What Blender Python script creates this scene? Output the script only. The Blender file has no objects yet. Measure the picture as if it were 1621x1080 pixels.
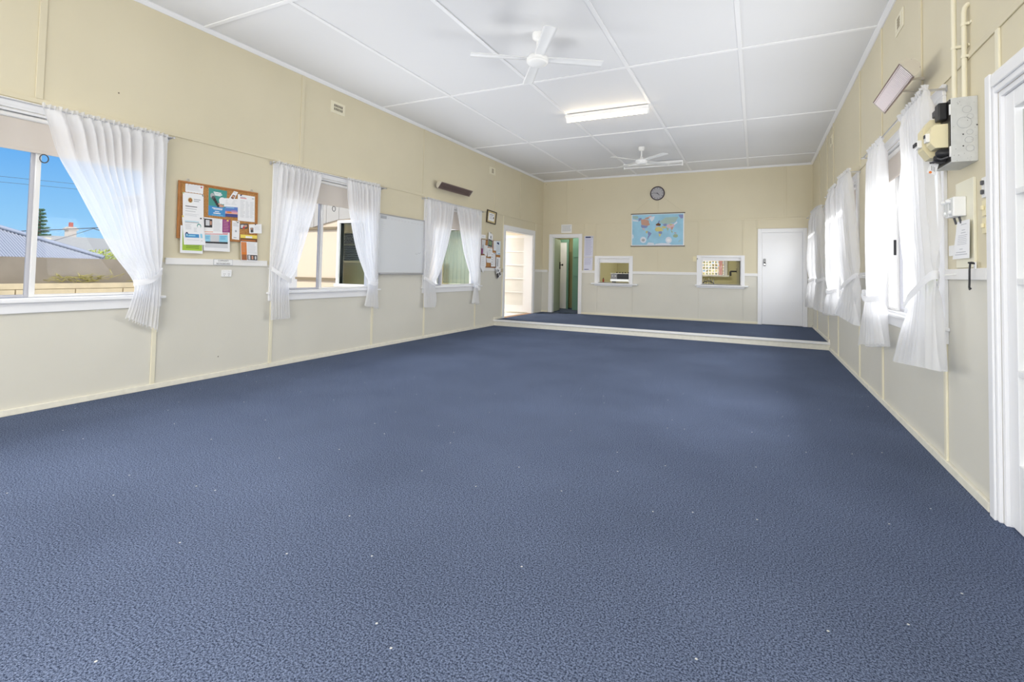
import bpy, bmesh, math, random
from mathutils import Vector, Matrix
random.seed(7)
C = bpy.context.scene.collection
scene = bpy.context.scene
PI = math.pi
# ------------------------------------------------------------------ room dimensions (metres)
XL, XR, YB, YS, YR, ZC, ST = -5.2275, 1.1074, 12.507, 9.764, -4.2, 3.704, 0.127
# ------------------------------------------------------------------ materials
MAT = {}
def nodes_of(name):
    m = bpy.data.materials.new(name); m.use_nodes = True
    nt = m.node_tree; nt.nodes.clear()
    out = nt.nodes.new('ShaderNodeOutputMaterial')
    return m, nt, out
def N(nt, t, **kw):
    n = nt.nodes.new(t)
    for k, v in kw.items():
        if k in n.inputs: n.inputs[k].default_value = v
        else: setattr(n, k, v)
    return n
def mat(name, col, rough=0.6, metal=0.0, vary=0.0, vscale=6.0, bump=0.0, bscale=40.0, emit=0.0, spec=0.4):
    if name in MAT: return MAT[name]
    m, nt, out = nodes_of(name)
    b = N(nt, 'ShaderNodeBsdfPrincipled')
    b.inputs['Base Color'].default_value = (*col, 1); b.inputs['Roughness'].default_value = rough
    b.inputs['Metallic'].default_value = metal; b.inputs['Specular IOR Level'].default_value = spec
    tc = N(nt, 'ShaderNodeTexCoord')
    if vary > 0:
        nz = N(nt, 'ShaderNodeTexNoise'); nz.inputs['Scale'].default_value = vscale; nz.inputs['Detail'].default_value = 4
        nt.links.new(tc.outputs['Object'], nz.inputs['Vector'])
        mx = N(nt, 'ShaderNodeMix', data_type='RGBA')
        mx.inputs[6].default_value = (*[c * (1 - vary) for c in col], 1)
        mx.inputs[7].default_value = (*[min(1, c * (1 + vary)) for c in col], 1)
        nt.links.new(nz.outputs['Fac'], mx.inputs[0]); nt.links.new(mx.outputs[2], b.inputs['Base Color'])
    if bump > 0:
        n2 = N(nt, 'ShaderNodeTexNoise'); n2.inputs['Scale'].default_value = bscale; n2.inputs['Detail'].default_value = 3
        nt.links.new(tc.outputs['Object'], n2.inputs['Vector'])
        bp = N(nt, 'ShaderNodeBump'); bp.inputs['Strength'].default_value = bump; bp.inputs['Distance'].default_value = 0.02
        nt.links.new(n2.outputs['Fac'], bp.inputs['Height']); nt.links.new(bp.outputs['Normal'], b.inputs['Normal'])
    if emit > 0:
        b.inputs['Emission Color'].default_value = (*col, 1); b.inputs['Emission Strength'].default_value = emit
    nt.links.new(b.outputs[0], out.inputs[0]); MAT[name] = m
    return m
def wall_paint(name, top, low, zsplit):
    m, nt, out = nodes_of(name)
    b = N(nt, 'ShaderNodeBsdfPrincipled'); b.inputs['Roughness'].default_value = 0.5; b.inputs['Specular IOR Level'].default_value = 0.3
    g = N(nt, 'ShaderNodeNewGeometry'); sp = N(nt, 'ShaderNodeSeparateXYZ'); nt.links.new(g.outputs['Position'], sp.inputs[0])
    cmp = N(nt, 'ShaderNodeMath', operation='GREATER_THAN'); cmp.inputs[1].default_value = zsplit
    nt.links.new(sp.outputs['Z'], cmp.inputs[0])
    mx = N(nt, 'ShaderNodeMix', data_type='RGBA'); mx.inputs[6].default_value = (*low, 1); mx.inputs[7].default_value = (*top, 1)
    nt.links.new(cmp.outputs[0], mx.inputs[0])
    nz = N(nt, 'ShaderNodeTexNoise'); nz.inputs['Scale'].default_value = 1.1; nz.inputs['Detail'].default_value = 3
    nt.links.new(g.outputs['Position'], nz.inputs['Vector'])
    m2 = N(nt, 'ShaderNodeMix', data_type='RGBA', blend_type='MULTIPLY'); m2.inputs[0].default_value = 1
    cr = N(nt, 'ShaderNodeValToRGB'); cr.color_ramp.elements[0].position = .3; cr.color_ramp.elements[0].color = (.95, .95, .94, 1)
    cr.color_ramp.elements[1].position = .7; cr.color_ramp.elements[1].color = (1, 1, 1, 1)
    nt.links.new(nz.outputs['Fac'], cr.inputs[0]); nt.links.new(mx.outputs[2], m2.inputs[6]); nt.links.new(cr.outputs[0], m2.inputs[7])
    # a few nail heads and scuffs
    vo = N(nt, 'ShaderNodeTexVoronoi'); vo.inputs['Scale'].default_value = 1.7
    nt.links.new(g.outputs['Position'], vo.inputs['Vector'])
    lt = N(nt, 'ShaderNodeMath', operation='LESS_THAN'); lt.inputs[1].default_value = 0.012
    nt.links.new(vo.outputs['Distance'], lt.inputs[0])
    m3 = N(nt, 'ShaderNodeMix', data_type='RGBA'); m3.inputs[7].default_value = (.16, .13, .09, 1)
    nt.links.new(lt.outputs[0], m3.inputs[0]); nt.links.new(m2.outputs[2], m3.inputs[6]); nt.links.new(m3.outputs[2], b.inputs['Base Color'])
    n2 = N(nt, 'ShaderNodeTexNoise'); n2.inputs['Scale'].default_value = 1.6; n2.inputs['Detail'].default_value = 1
    nt.links.new(g.outputs['Position'], n2.inputs['Vector'])
    bp = N(nt, 'ShaderNodeBump'); bp.inputs['Strength'].default_value = .35; bp.inputs['Distance'].default_value = 0.05
    nt.links.new(n2.outputs['Fac'], bp.inputs['Height']); nt.links.new(bp.outputs['Normal'], b.inputs['Normal'])
    nt.links.new(b.outputs[0], out.inputs[0]); MAT[name] = m
    return m
def carpet_mat():
    m, nt, out = nodes_of('carpet')
    b = N(nt, 'ShaderNodeBsdfPrincipled'); b.inputs['Roughness'].default_value = 0.95; b.inputs['Specular IOR Level'].default_value = 0.0
    b.inputs['Sheen Weight'].default_value = 0.0; b.inputs['Sheen Roughness'].default_value = .6
    b.inputs['Sheen Tint'].default_value = (.75, .82, 1, 1)
    g = N(nt, 'ShaderNodeNewGeometry')
    def noise(s, d, r=.5):
        n = N(nt, 'ShaderNodeTexNoise'); n.inputs['Scale'].default_value = s; n.inputs['Detail'].default_value = d; n.inputs['Roughness'].default_value = r
        nt.links.new(g.outputs['Position'], n.inputs['Vector']); return n
    fine = noise(150, 6, .8); big = noise(.9, 3); fib = noise(420, 2)
    cr = N(nt, 'ShaderNodeValToRGB'); e = cr.color_ramp.elements
    e[0].position = .43; e[0].color = (.024, .034, .062, 1); e[1].position = .57; e[1].color = (.205, .250, .372, 1)
    nt.links.new(fine.outputs['Fac'], cr.inputs[0])
    cb = N(nt, 'ShaderNodeValToRGB'); e = cb.color_ramp.elements
    e[0].position = .3; e[0].color = (.86, .86, .86, 1); e[1].position = .7; e[1].color = (1.08, 1.08, 1.08, 1)
    nt.links.new(big.outputs['Fac'], cb.inputs[0])
    mx = N(nt, 'ShaderNodeMix', data_type='RGBA', blend_type='MULTIPLY'); mx.inputs[0].default_value = 1
    nt.links.new(cr.outputs[0], mx.inputs[6]); nt.links.new(cb.outputs[0], mx.inputs[7])
    vo = N(nt, 'ShaderNodeTexVoronoi', voronoi_dimensions='2D'); vo.inputs['Scale'].default_value = 1.9; nt.links.new(g.outputs['Position'], vo.inputs['Vector'])
    lt = N(nt, 'ShaderNodeMath', operation='LESS_THAN'); lt.inputs[1].default_value = 0.0085
    nt.links.new(vo.outputs['Distance'], lt.inputs[0])
    m3 = N(nt, 'ShaderNodeMix', data_type='RGBA'); m3.inputs[7].default_value = (.62, .62, .60, 1)
    nt.links.new(lt.outputs[0], m3.inputs[0]); nt.links.new(mx.outputs[2], m3.inputs[6]); nt.links.new(m3.outputs[2], b.inputs['Base Color'])
    bp = N(nt, 'ShaderNodeBump'); bp.inputs['Strength'].default_value = .5; bp.inputs['Distance'].default_value = 0.006
    nt.links.new(fib.outputs['Fac'], bp.inputs['Height']); nt.links.new(bp.outputs['Normal'], b.inputs['Normal'])
    nt.links.new(b.outputs[0], out.inputs[0]); MAT['carpet'] = m
    return m
def glass_mat(name, tint=(1, 1, 1), refl=.004):
    m, nt, out = nodes_of(name)
    t = N(nt, 'ShaderNodeBsdfTransparent'); t.inputs[0].default_value = (*tint, 1)
    gl = N(nt, 'ShaderNodeBsdfGlossy'); gl.inputs['Roughness'].default_value = .02
    mx = N(nt, 'ShaderNodeMixShader'); mx.inputs[0].default_value = refl
    nt.links.new(t.outputs[0], mx.inputs[1]); nt.links.new(gl.outputs[0], mx.inputs[2]); nt.links.new(mx.outputs[0], out.inputs[0])
    MAT[name] = m; return m
def sheer_mat(name, clear, col=(.93, .93, .94), trans=.5):
    m, nt, out = nodes_of(name)
    d = N(nt, 'ShaderNodeBsdfDiffuse'); d.inputs[0].default_value = (*col, 1)
    tr = N(nt, 'ShaderNodeBsdfTranslucent'); tr.inputs[0].default_value = (*col, 1)
    tp = N(nt, 'ShaderNodeBsdfTransparent')
    a = N(nt, 'ShaderNodeMixShader'); a.inputs[0].default_value = trans
    b = N(nt, 'ShaderNodeMixShader'); b.inputs[0].default_value = clear
    nt.links.new(d.outputs[0], a.inputs[1]); nt.links.new(tr.outputs[0], a.inputs[2])
    nt.links.new(a.outputs[0], b.inputs[1]); nt.links.new(tp.outputs[0], b.inputs[2]); nt.links.new(b.outputs[0], out.inputs[0])
    MAT[name] = m; return m
def cork_mat():
    m, nt, out = nodes_of('cork')
    b = N(nt, 'ShaderNodeBsdfPrincipled'); b.inputs['Roughness'].default_value = .9
    tc = N(nt, 'ShaderNodeTexCoord'); vo = N(nt, 'ShaderNodeTexVoronoi'); vo.inputs['Scale'].default_value = 190
    nt.links.new(tc.outputs['Object'], vo.inputs['Vector'])
    cr = N(nt, 'ShaderNodeValToRGB'); e = cr.color_ramp.elements
    e[0].color = (.30, .12, .03, 1); e[1].color = (.62, .33, .11, 1)
    nt.links.new(vo.outputs['Color'], cr.inputs[0]); nt.links.new(cr.outputs[0], b.inputs['Base Color']); nt.links.new(b.outputs[0], out.inputs[0])
    MAT['cork'] = m; return m
wallm = wall_paint('cream wall paint', (.70, .637, .472), (.70, .678, .60), 1.225)
dimwall = mat('olive cream paint', (.60, .57, .36), .6)
carpet = carpet_mat(); cork = cork_mat()
glass = glass_mat('window glass'); dark_glass = glass_mat('annex glass', (.80, .90, .88), .04)
sheer = sheer_mat('sheer white voile', .22); lace = sheer_mat('grey lace', .35, (.27, .29, .28), .35)
frost2 = sheer_mat('white frosted glass', .10, (.92, .92, .92), .6)
frost = sheer_mat('frosted glass', .10, (.62, .63, .60), .6)
blindm = sheer_mat('beige blind fabric', 0.0, (.72, .66, .60), .12)
white = mat('white gloss paint', (.84, .84, .85), .35); trimw = mat('trim white paint', (.82, .81, .79), .4)
ceilm = mat('ceiling white', (.745, .745, .75), .7, bump=.08, bscale=1.5)
creamtrim = mat('cream trim paint', (.80, .75, .58), .45)
scuffed = mat('scuffed cream paint', (.80, .77, .66), .5, vary=.12, vscale=20)
alu = mat('aluminium', (.55, .55, .57), .35, .9); alud = mat('sash grey', (.50, .50, .54), .4, .3)
black = mat('black plastic', (.015, .015, .017), .4); darkgrey = mat('dark grey', (.08, .08, .085), .5)
chrome = mat('chrome', (.7, .7, .7), .15, 1.0); paper = mat('white paper', (.86, .86, .87), .7)
wplast = mat('white plastic', (.85, .85, .84), .35); cplast = mat('cream plastic', (.80, .72, .47), .4)
ink = mat('black ink', (.04, .04, .045), .6); inkg = mat('grey ink', (.42, .43, .46), .6); inkl = mat('pale grey ink', (.62, .63, .65), .6)
blue = mat('mid blue ink', (.06, .28, .58), .6); sky = mat('pale blue ink', (.30, .62, .78), .6); teal = mat('teal ink', (.06, .30, .26), .6)
purple = mat('plum ink', (.28, .05, .20), .6); orange = mat('orange ink', (.72, .22, .04), .6); green = mat('lime ink', (.38, .56, .06), .6)
red = mat('red ink', (.6, .04, .05), .5); yellow = mat('yellow ink', (.85, .68, .12), .6); brown = mat('brown ink', (.16, .07, .03), .6)
navy = mat('navy ink', (.02, .03, .12), .6); skin = mat('skin tone ink', (.58, .32, .22), .6); pinkp = mat('pink ink', (.70, .35, .42), .6)
oak = mat('oak frame', (.42, .17, .045), .5, vary=.25, vscale=14)
teald = mat('teal green paint', (.17, .33, .25), .45); sage = mat('sage paint', (.44, .49, .38), .5)
# ------------------------------------------------------------------ mesh builder
class MB:
    def __init__(s): s.v = []; s.f = []; s.m = []; s.mats = []; s.smooth = []
    def mi(s, m):
        if m not in s.mats: s.mats.append(m)
        return s.mats.index(m)
    def face(s, pts, m, smooth=False):
        k = len(s.v); s.v += [tuple(p) for p in pts]; s.f.append(tuple(range(k, k + len(pts)))); s.m.append(s.mi(m)); s.smooth.append(smooth)
    def grid(s, rows, m, close_u=False, smooth=True):
        k = len(s.v); nr = len(rows); nc = len(rows[0]); i = s.mi(m)
        for r in rows: s.v += [tuple(p) for p in r]
        for a in range(nr - 1):
            for b in range(nc if close_u else nc - 1):
                b2 = (b + 1) % nc
                s.f.append((k + a * nc + b, k + a * nc + b2, k + (a + 1) * nc + b2, k + (a + 1) * nc + b)); s.m.append(i); s.smooth.append(smooth)
    def hexa(s, p, m):                       # p: eight corners, first four bottom loop, last four top loop
        k = len(s.v); s.v += [tuple(q) for q in p]; i = s.mi(m)
        for f in ((3, 2, 1, 0), (4, 5, 6, 7), (0, 1, 5, 4), (1, 2, 6, 5), (2, 3, 7, 6), (3, 0, 4, 7)):
            s.f.append(tuple(k + q for q in f)); s.m.append(i); s.smooth.append(False)
    def box(s, x0, x1, y0, y1, z0, z1, m):
        s.hexa([(x0, y0, z0), (x1, y0, z0), (x1, y1, z0), (x0, y1, z0), (x0, y0, z1), (x1, y0, z1), (x1, y1, z1), (x0, y1, z1)], m)
    def tube(s, pts, r, m, n=10, cap=True):
        pts = [Vector(p) for p in pts]; rows = []; up = None
        for i, p in enumerate(pts):
            d = (pts[min(i + 1, len(pts) - 1)] - pts[max(i - 1, 0)]).normalized()
            if up is None: up = Vector((0, 0, 1)) if abs(d.z) < .9 else Vector((1, 0, 0))
            a = d.cross(up).normalized(); b = a.cross(d).normalized(); up = b
            rr = r[i] if isinstance(r, (list, tuple)) else r
            rows.append([p + a * rr * math.cos(2 * PI * t / n) + b * rr * math.sin(2 * PI * t / n) for t in range(n)])
        s.grid(rows, m, True)
        if cap: s.face(rows[0][::-1], m); s.face(rows[-1], m)
    def lathe(s, prof, m, c=(0, 0, 0), n=24, axis='z', cap=True):
        rows = []
        for r, h in prof:
            row = []
            for t in range(n):
                a = 2 * PI * t / n; x, y = r * math.cos(a), r * math.sin(a)
                q = {'z': (x, y, h), 'x': (h, x, y), 'y': (x, h, y)}[axis]
                row.append((c[0] + q[0], c[1] + q[1], c[2] + q[2]))
            rows.append(row)
        s.grid(rows, m, True)
        if cap and prof[0][0] > 1e-5: s.face(rows[0][::-1], m)
        if cap and prof[-1][0] > 1e-5: s.face(rows[-1], m)
    def prism(s, prof, fn, a, b, m):         # profile (p,q) swept from a to b; fn(p,q,t) -> xyz
        A = [fn(p, q, a) for p, q in prof]; B = [fn(p, q, b) for p, q in prof]; n = len(prof)
        for i in range(n): s.face([A[i], A[(i + 1) % n], B[(i + 1) % n], B[i]], m)
        s.face(A[::-1], m); s.face(B, m)
    def build(s, name, parent=None, bevel=0.0, weld=False):
        me = bpy.data.meshes.new(name); me.from_pydata(s.v, [], s.f)
        for m in s.mats: me.materials.append(m)
        me.polygons.foreach_set('material_index', s.m); me.polygons.foreach_set('use_smooth', s.smooth)
        me.update()
        bm = bmesh.new(); bm.from_mesh(me)
        if weld: bmesh.ops.remove_doubles(bm, verts=bm.verts, dist=1e-5)
        bmesh.ops.recalc_face_normals(bm, faces=bm.faces); bm.to_mesh(me); bm.free()
        o = bpy.data.objects.new(name, me); C.objects.link(o)
        if parent: o.parent = parent; o.matrix_parent_inverse = Matrix.Translation(-parent.location) if parent.type == 'EMPTY' else Matrix()
        if bevel > 0:
            md = o.modifiers.new('edge', 'BEVEL'); md.width = bevel; md.segments = 2; md.limit_method = 'ANGLE'
        return o
def tag(o, label, cat, group=None, kind=None):
    o['label'] = label; o['category'] = cat
    if group: o['group'] = group
    if kind: o['kind'] = kind
    return o
def thing(name, loc, label, cat, group=None):
    o = bpy.data.objects.new(name, None); o.location = loc; o.empty_display_size = .1; C.objects.link(o)
    bpy.context.view_layer.update()
    return tag(o, label, cat, group)
def struct(o, label=None):
    o['kind'] = 'structure'
    if label: o['label'] = label
    return o
# wall coordinates: u along the wall, v up, w out into the room
def PT(side, u, v, w):
    if side == 'L': return (XL + w, u, v)
    if side == 'R': return (XR - w, u, v)
    if side == 'B': return (u, YB - w, v)
    if side == 'F': return (u, YR + w, v)
def wbox(b, side, u0, u1, v0, v1, w0, w1, m):
    b.hexa([PT(side, u0, v0, w0), PT(side, u1, v0, w0), PT(side, u1, v0, w1), PT(side, u0, v0, w1),
            PT(side, u0, v1, w0), PT(side, u1, v1, w0), PT(side, u1, v1, w1), PT(side, u0, v1, w1)], m)
def plate(b, side, quad, w, t, m):           # thin slab on the wall given four (u,v) corners
    b.hexa([PT(side, u, v, w) for u, v in quad] + [PT(side, u, v, w + t) for u, v in quad], m)
def lerp(a, b, t): return a + (b - a) * t
def qp(q, a, b):                             # point in a quad TL,TR,BR,BL at a (across) b (down)
    t = (lerp(q[0][0], q[1][0], a), lerp(q[0][1], q[1][1], a)); d = (lerp(q[3][0], q[2][0], a), lerp(q[3][1], q[2][1], a))
    return (lerp(t[0], d[0], b), lerp(t[1], d[1], b))
# ------------------------------------------------------------------ shell
def wall_with_holes(name, side, u0, u1, v0, v1, holes, th, m):
    b = MB(); us = sorted({u0, u1, *[h[0] for h in holes], *[h[1] for h in holes]}); vs = sorted({v0, v1, *[h[2] for h in holes], *[h[3] for h in holes]})
    us = [u for u in us if u0 <= u <= u1]; vs = [v for v in vs if v0 <= v <= v1]
    solid = {}
    for i in range(len(us) - 1):
        for j in range(len(vs) - 1):
            cu, cv = (us[i] + us[i + 1]) / 2, (vs[j] + vs[j + 1]) / 2
            solid[i, j] = not any(h[0] < cu < h[1] and h[2] < cv < h[3] for h in holes)
    for (i, j), s in solid.items():
        if not s: continue
        a, c, d, e = us[i], us[i + 1], vs[j], vs[j + 1]
        b.face([PT(side, a, d, 0), PT(side, c, d, 0), PT(side, c, e, 0), PT(side, a, e, 0)], m)
        b.face([PT(side, a, d, -th), PT(side, c, d, -th), PT(side, c, e, -th), PT(side, a, e, -th)], m)
        for di, dj, p, q in ((-1, 0, (a, d), (a, e)), (1, 0, (c, d), (c, e)), (0, -1, (a, d), (c, d)), (0, 1, (a, e), (c, e))):
            if not solid.get((i + di, j + dj), False):
                b.face([PT(side, *p, 0), PT(side, *q, 0), PT(side, *q, -th), PT(side, *p, -th)], m)
    return struct(b.build(name, weld=True))
LWIN = [(1.03, 2.73), (4.17, 5.83), (7.21, 8.99)]
RWIN = [(4.21, 5.97), (7.23, 8.99), (10.37, 12.13)]
ZW0, ZW1 = .895, 2.40
wall_with_holes('wall_left', 'L', YR, YB, 0, ZC, [(a, b, ZW0, ZW1) for a, b in LWIN] + [(10.25, 11.85, ST, 2.175)], .13, wallm)
wall_with_holes('wall_right', 'R', YR, YB, 0, ZC, [(a, b, ZW0, ZW1) for a, b in RWIN] + [(2.42, 3.33, 0, 2.16)], .13, wallm)
wall_with_holes('wall_back', 'B', XL, XR, 0, ZC, [(-4.95, -4.18, ST, 2.15), (-3.66, -2.85, .97, 1.585), (-1.165, -.30, 1.0, 1.625), (.105, .935, ST, 2.21)], .12, wallm)
RH = [(-4.7, -3.1, .55, 2.4), (-2.7, -1.1, .55, 2.4), (-.7, .7, .55, 2.4)]  # unseen openings behind the camera, added for the fill lamps
wall_with_holes('wall_front', 'F', XL, XR, 0, ZC, RH, .13, wallm)
b = MB(); b.box(XL - .13, XR + .13, YR - .13, YS, -.12, 0, carpet); struct(b.build('floor'), 'navy blue carpet of the hall floor')
b = MB(); b.box(XL - .01, XR + .01, YS + .02, YB + .12, -.12, ST, carpet); struct(b.build('floor_stage'), 'raised strip of navy carpet at the back')
b = MB(); b.box(XL - .13, XR + .13, YR - .13, YB + 3.1, ZC, ZC + .06, ceilm); struct(b.build('ceiling'), 'white panelled ceiling')
ti = [0]
def trim(b, bevel=.003, label=None):
    ti[0] += 1; return struct(b.build('trim_%d' % ti[0], bevel=bevel), label)
def tstrip(side, u0, u1, v0, v1, w0, w1, m): b = MB(); wbox(b, side, u0, u1, v0, v1, w0, w1, m); return trim(b)
b = MB(); b.box(XL, XR, YS - .012, YS + .02, 0, ST - .035, scuffed); trim(b, .003, 'scuffed cream riser of the step')
b = MB(); b.box(XL, XR, YS - .035, YS + .035, ST - .035, ST + .006, trimw); trim(b, .006, 'white nosing along the step edge')
# ceiling cover strips and cornice
for x in (-3.945, -2.69, -1.40, -.165):
    b = MB(); b.box(x - .022, x + .022, YR, YB, ZC - .011, ZC, white); trim(b)
for y in (-2.35, .4, 3.16, 5.91, 8.67, 11.50):
    b = MB(); b.box(XL, XR, y - .022, y + .022, ZC - .012, ZC, white); trim(b)
for side, a, c in (('L', YR, YB), ('R', YR, YB), ('B', XL, XR)):
    b = MB(); b.prism([(0, ZC), (0, ZC - .04), (.012, ZC - .04), (.04, ZC - .012), (.04, ZC)], lambda p, q, t, s=side: PT(s, t, q, p), a, c, white); trim(b)
# horizontal cover strip at window head height
for side, a, c in (('L', YR, YB), ('R', YR, YB), ('B', XL, XR)): tstrip(side, a, c, 2.485, 2.525, 0, .009, wallm)
# vertical cover strips
for y in (-3.3, -.7, 1.87, 4.455, 7.065, 9.72, 11.05): tstrip('L', y - .025, y + .025, 2.525, ZC - .04, 0, .010, wallm)
for y in (.9, 2.81, 4.10, 5.85, 7.165, 8.92): tstrip('L', y - .02, y + .02, .05, .785 if y not in (5.85, 7.165) else .9, 0, .011, creamtrim)
for y in (3.3, 6.9, 9.3): tstrip('L', y - .018, y + .018, 1.275, 2.485, 0, .008, wallm) if y == 9.3 else None
tstrip('L', 10.12, 10.15, .0, 2.485, 0, .014, creamtrim); tstrip('L', 12.0, 12.03, 2.28, 2.485, 0, .012, creamtrim)
for y in (1.9, 4.61, 5.905, 7.04, 9.27, 10.04, 11.2): tstrip('R', y - .022, y + .022, 2.525, ZC - .04, 0, .012, wallm)
for y in (3.312,): tstrip('R', y - .02, y + .02, 2.24, 2.485, 0, .012, creamtrim)
for y in (4.13, 5.91, 7.10, 8.79, 9.92, 11.58): tstrip('R', y - .02, y + .02, .045, .79, 0, .014, creamtrim)
for x in (-4.56, -2.17, .585): tstrip('B', x - .02, x + .02, 2.525, ZC - .04, 0, .008, wallm)
for x, z in ((-4.06, 1.26), (-3.74, 1.65), (-2.80, 1.26), (-2.16, 1.26), (-1.225, 1.68), (-.255, 1.68), (.02, 2.3)): tstrip('B', x - .018, x + .018, z, 2.485, 0, .008, wallm)
for x, z in ((-4.06, 1.2), (-3.70, .88), (-2.79, .88), (-1.205, .95), (-.25, .95)): tstrip('B', x - .015, x + .015, ST, z, 0, .008, wallm)
# white chair rail
for side, segs in (('L', [(YR, .90), (2.88, 4.01), (5.99, 7.05), (9.15, 10.12), (12.0, YB)]), ('R', [(YR, 2.3), (3.45, 4.08), (6.10, 7.10), (9.12, 10.24), (12.26, YB)]),
                   ('B', [(XL, -5.06), (-4.10, -3.75), (-2.77, -1.26), (-.23, .04), (1.01, XR)])):
    for a, c in segs: tstrip(side, a, c, 1.205, 1.27, 0, .02, trimw)
# narrow floor bead
for side, a, c, z in (('L', YR, YS, 0), ('R', YR, 2.3, 0), ('R', 3.45, YS, 0), ('L', YS, 10.15, ST), ('R', YS, YB, ST), ('B', -4.1, .04, ST), ('B', XL, -5.05, ST)):
    b = MB(); wbox(b, side, a, c, z, z + .05, 0, .022, scuffed if side != 'B' else creamtrim)
    struct(b.build('baseboard_%s' % {'L': 'left', 'R': 'right', 'B': 'back'}[side], bevel=.004))
# ------------------------------------------------------------------ windows with blinds
wi = [0]
def window(side, a, c, split, blind_z, label, blabel, open_shift=0, ring=None):
    wi[0] += 1
    e = bpy.data.objects.new('window_%d' % wi[0], None); e.location = PT(side, (a + c) / 2, ZW0, 0); C.objects.link(e); struct(e, label)
    bpy.context.view_layer.update()
    b = MB(); k = .12
    wbox(b, side, a - k, a, ZW0 - .019, ZW1 + .002, 0, .02, white); wbox(b, side, c, c + k, ZW0 - .019, ZW1 + .002, 0, .02, white)
    wbox(b, side, a - k - .003, c + k + .003, ZW1 + .002, ZW1 + .075, 0, .023, white)
    b.build('window_frame', e, .003)
    b = MB(); wbox(b, side, a, a + .025, ZW0, ZW1, -.13, 0, white); wbox(b, side, c - .025, c, ZW0, ZW1, -.13, 0, white)
    wbox(b, side, a + .025, c - .025, ZW1 - .02, ZW1, -.13, -.001, white); wbox(b, side, a + .025, c - .025, ZW0 - .002, ZW0 + .018, -.13, -.001, white); b.build('jamb', e)
    b = MB(); wbox(b, side, a - k - .03, c + k + .03, ZW0 - .02, ZW0 + .004, 0, .055, white); b.build('sill', e, .006)
    b = MB(); wbox(b, side, a - k - .004, c + k + .004, ZW0 - .103, ZW0 - .021, 0, .021, white); b.build('apron', e, .004)
    m = lerp(a, c, split)
    for (p, q, w, mm) in ((a + .025, m + .004, -.075, alud), (m - .002 - open_shift, c - .025 - open_shift * .0, -.055, trimw)):  # grey of the first sash stands for its shaded side
        b = MB(); t = .032
        wbox(b, side, p, p + t, ZW0 + .02, ZW1 - .02, w - .01, w + .012, mm); wbox(b, side, q - t, q, ZW0 + .02, ZW1 - .02, w - .01, w + .012, mm)
        wbox(b, side, p + t, q - t, ZW0 + .0205, ZW0 + .042, w - .01, w + .012, mm); wbox(b, side, p + t, q - t, ZW1 - .05, ZW1 - .02, w - .01, w + .012, mm)
        if side == 'R' and w > -.06: wbox(b, side, p + t, p + t + .008, ZW0 + .042, ZW1 - .05, w - .004, w + .006, black)
        s = b.build('sash', e, .002)
        b = MB(); wbox(b, side, p + t, q - t, ZW0 + .042, ZW1 - .05, w - .001, w + .002, glass); g = b.build('glass_pane', s)
        if w > -.06 and side == 'R' and a < 5:
            b = MB(); wbox(b, side, p + .008, p + .024, 1.42, 1.56, w + .012, w + .03, black); b.build('sash_latch', s, .002)
    if blind_z:
        bl = thing('roller_blind', PT(side, (a + c) / 2, ZW1 - .04, -.03), blabel, 'blind', 'roller blinds behind the curtains')
        b = MB(); wbox(b, side, a + .03, c - .03, blind_z, ZW1 - .03, -.034, -.032, blindm); b.build('blind_fabric', bl)
        b = MB(); b.tube([PT(side, a + .03, ZW1 - .045, -.03), PT(side, c - .03, ZW1 - .045, -.03)], .02, trimw); b.build('roller_tube', bl)
        b = MB(); wbox(b, side, a + .03, c - .03, blind_z - .004, blind_z + .022, -.04, -.026, blindm); b.build('bottom_bar', bl, .003)
        r0 = ring if ring else (a + c) / 2
        b = MB(); pts = [PT(side, r0 + .028 * math.cos(t * PI / 8), blind_z - .04 + .034 * math.sin(t * PI / 8), -.018) for t in range(17)]
        b.tube(pts, .0045, darkgrey, 6, False); b.build('pull_ring', bl)
    return e
window('L', *LWIN[0], .508, 2.09, 'window facing the neighbouring corrugated roof', 'pale blind part lowered over blue sky and corrugated roof view', ring=1.93)
window('L', *LWIN[1], .42, 2.06, 'window facing the cream outbuilding', 'pale blind with ring pull, over cream outbuilding view', ring=5.05)
window('L', *LWIN[2], .30, 2.00, 'window nearest the cluttered pin board', 'narrow sliver of pale blind left of the small pin board', ring=7.9)
window('R', *RWIN[0], .79, 2.13, 'window beside the metal switch box', 'pale blind in window next to the grey switch box')
window('R', *RWIN[1], .50, 2.07, 'middle window of the wall with the switch box', 'pale blind showing between the middle window curtains opposite whiteboard')
window('R', *RWIN[2], .50, 2.02, 'window nearest the flush white door', 'pale blind at the window nearest the closed white door')
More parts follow.
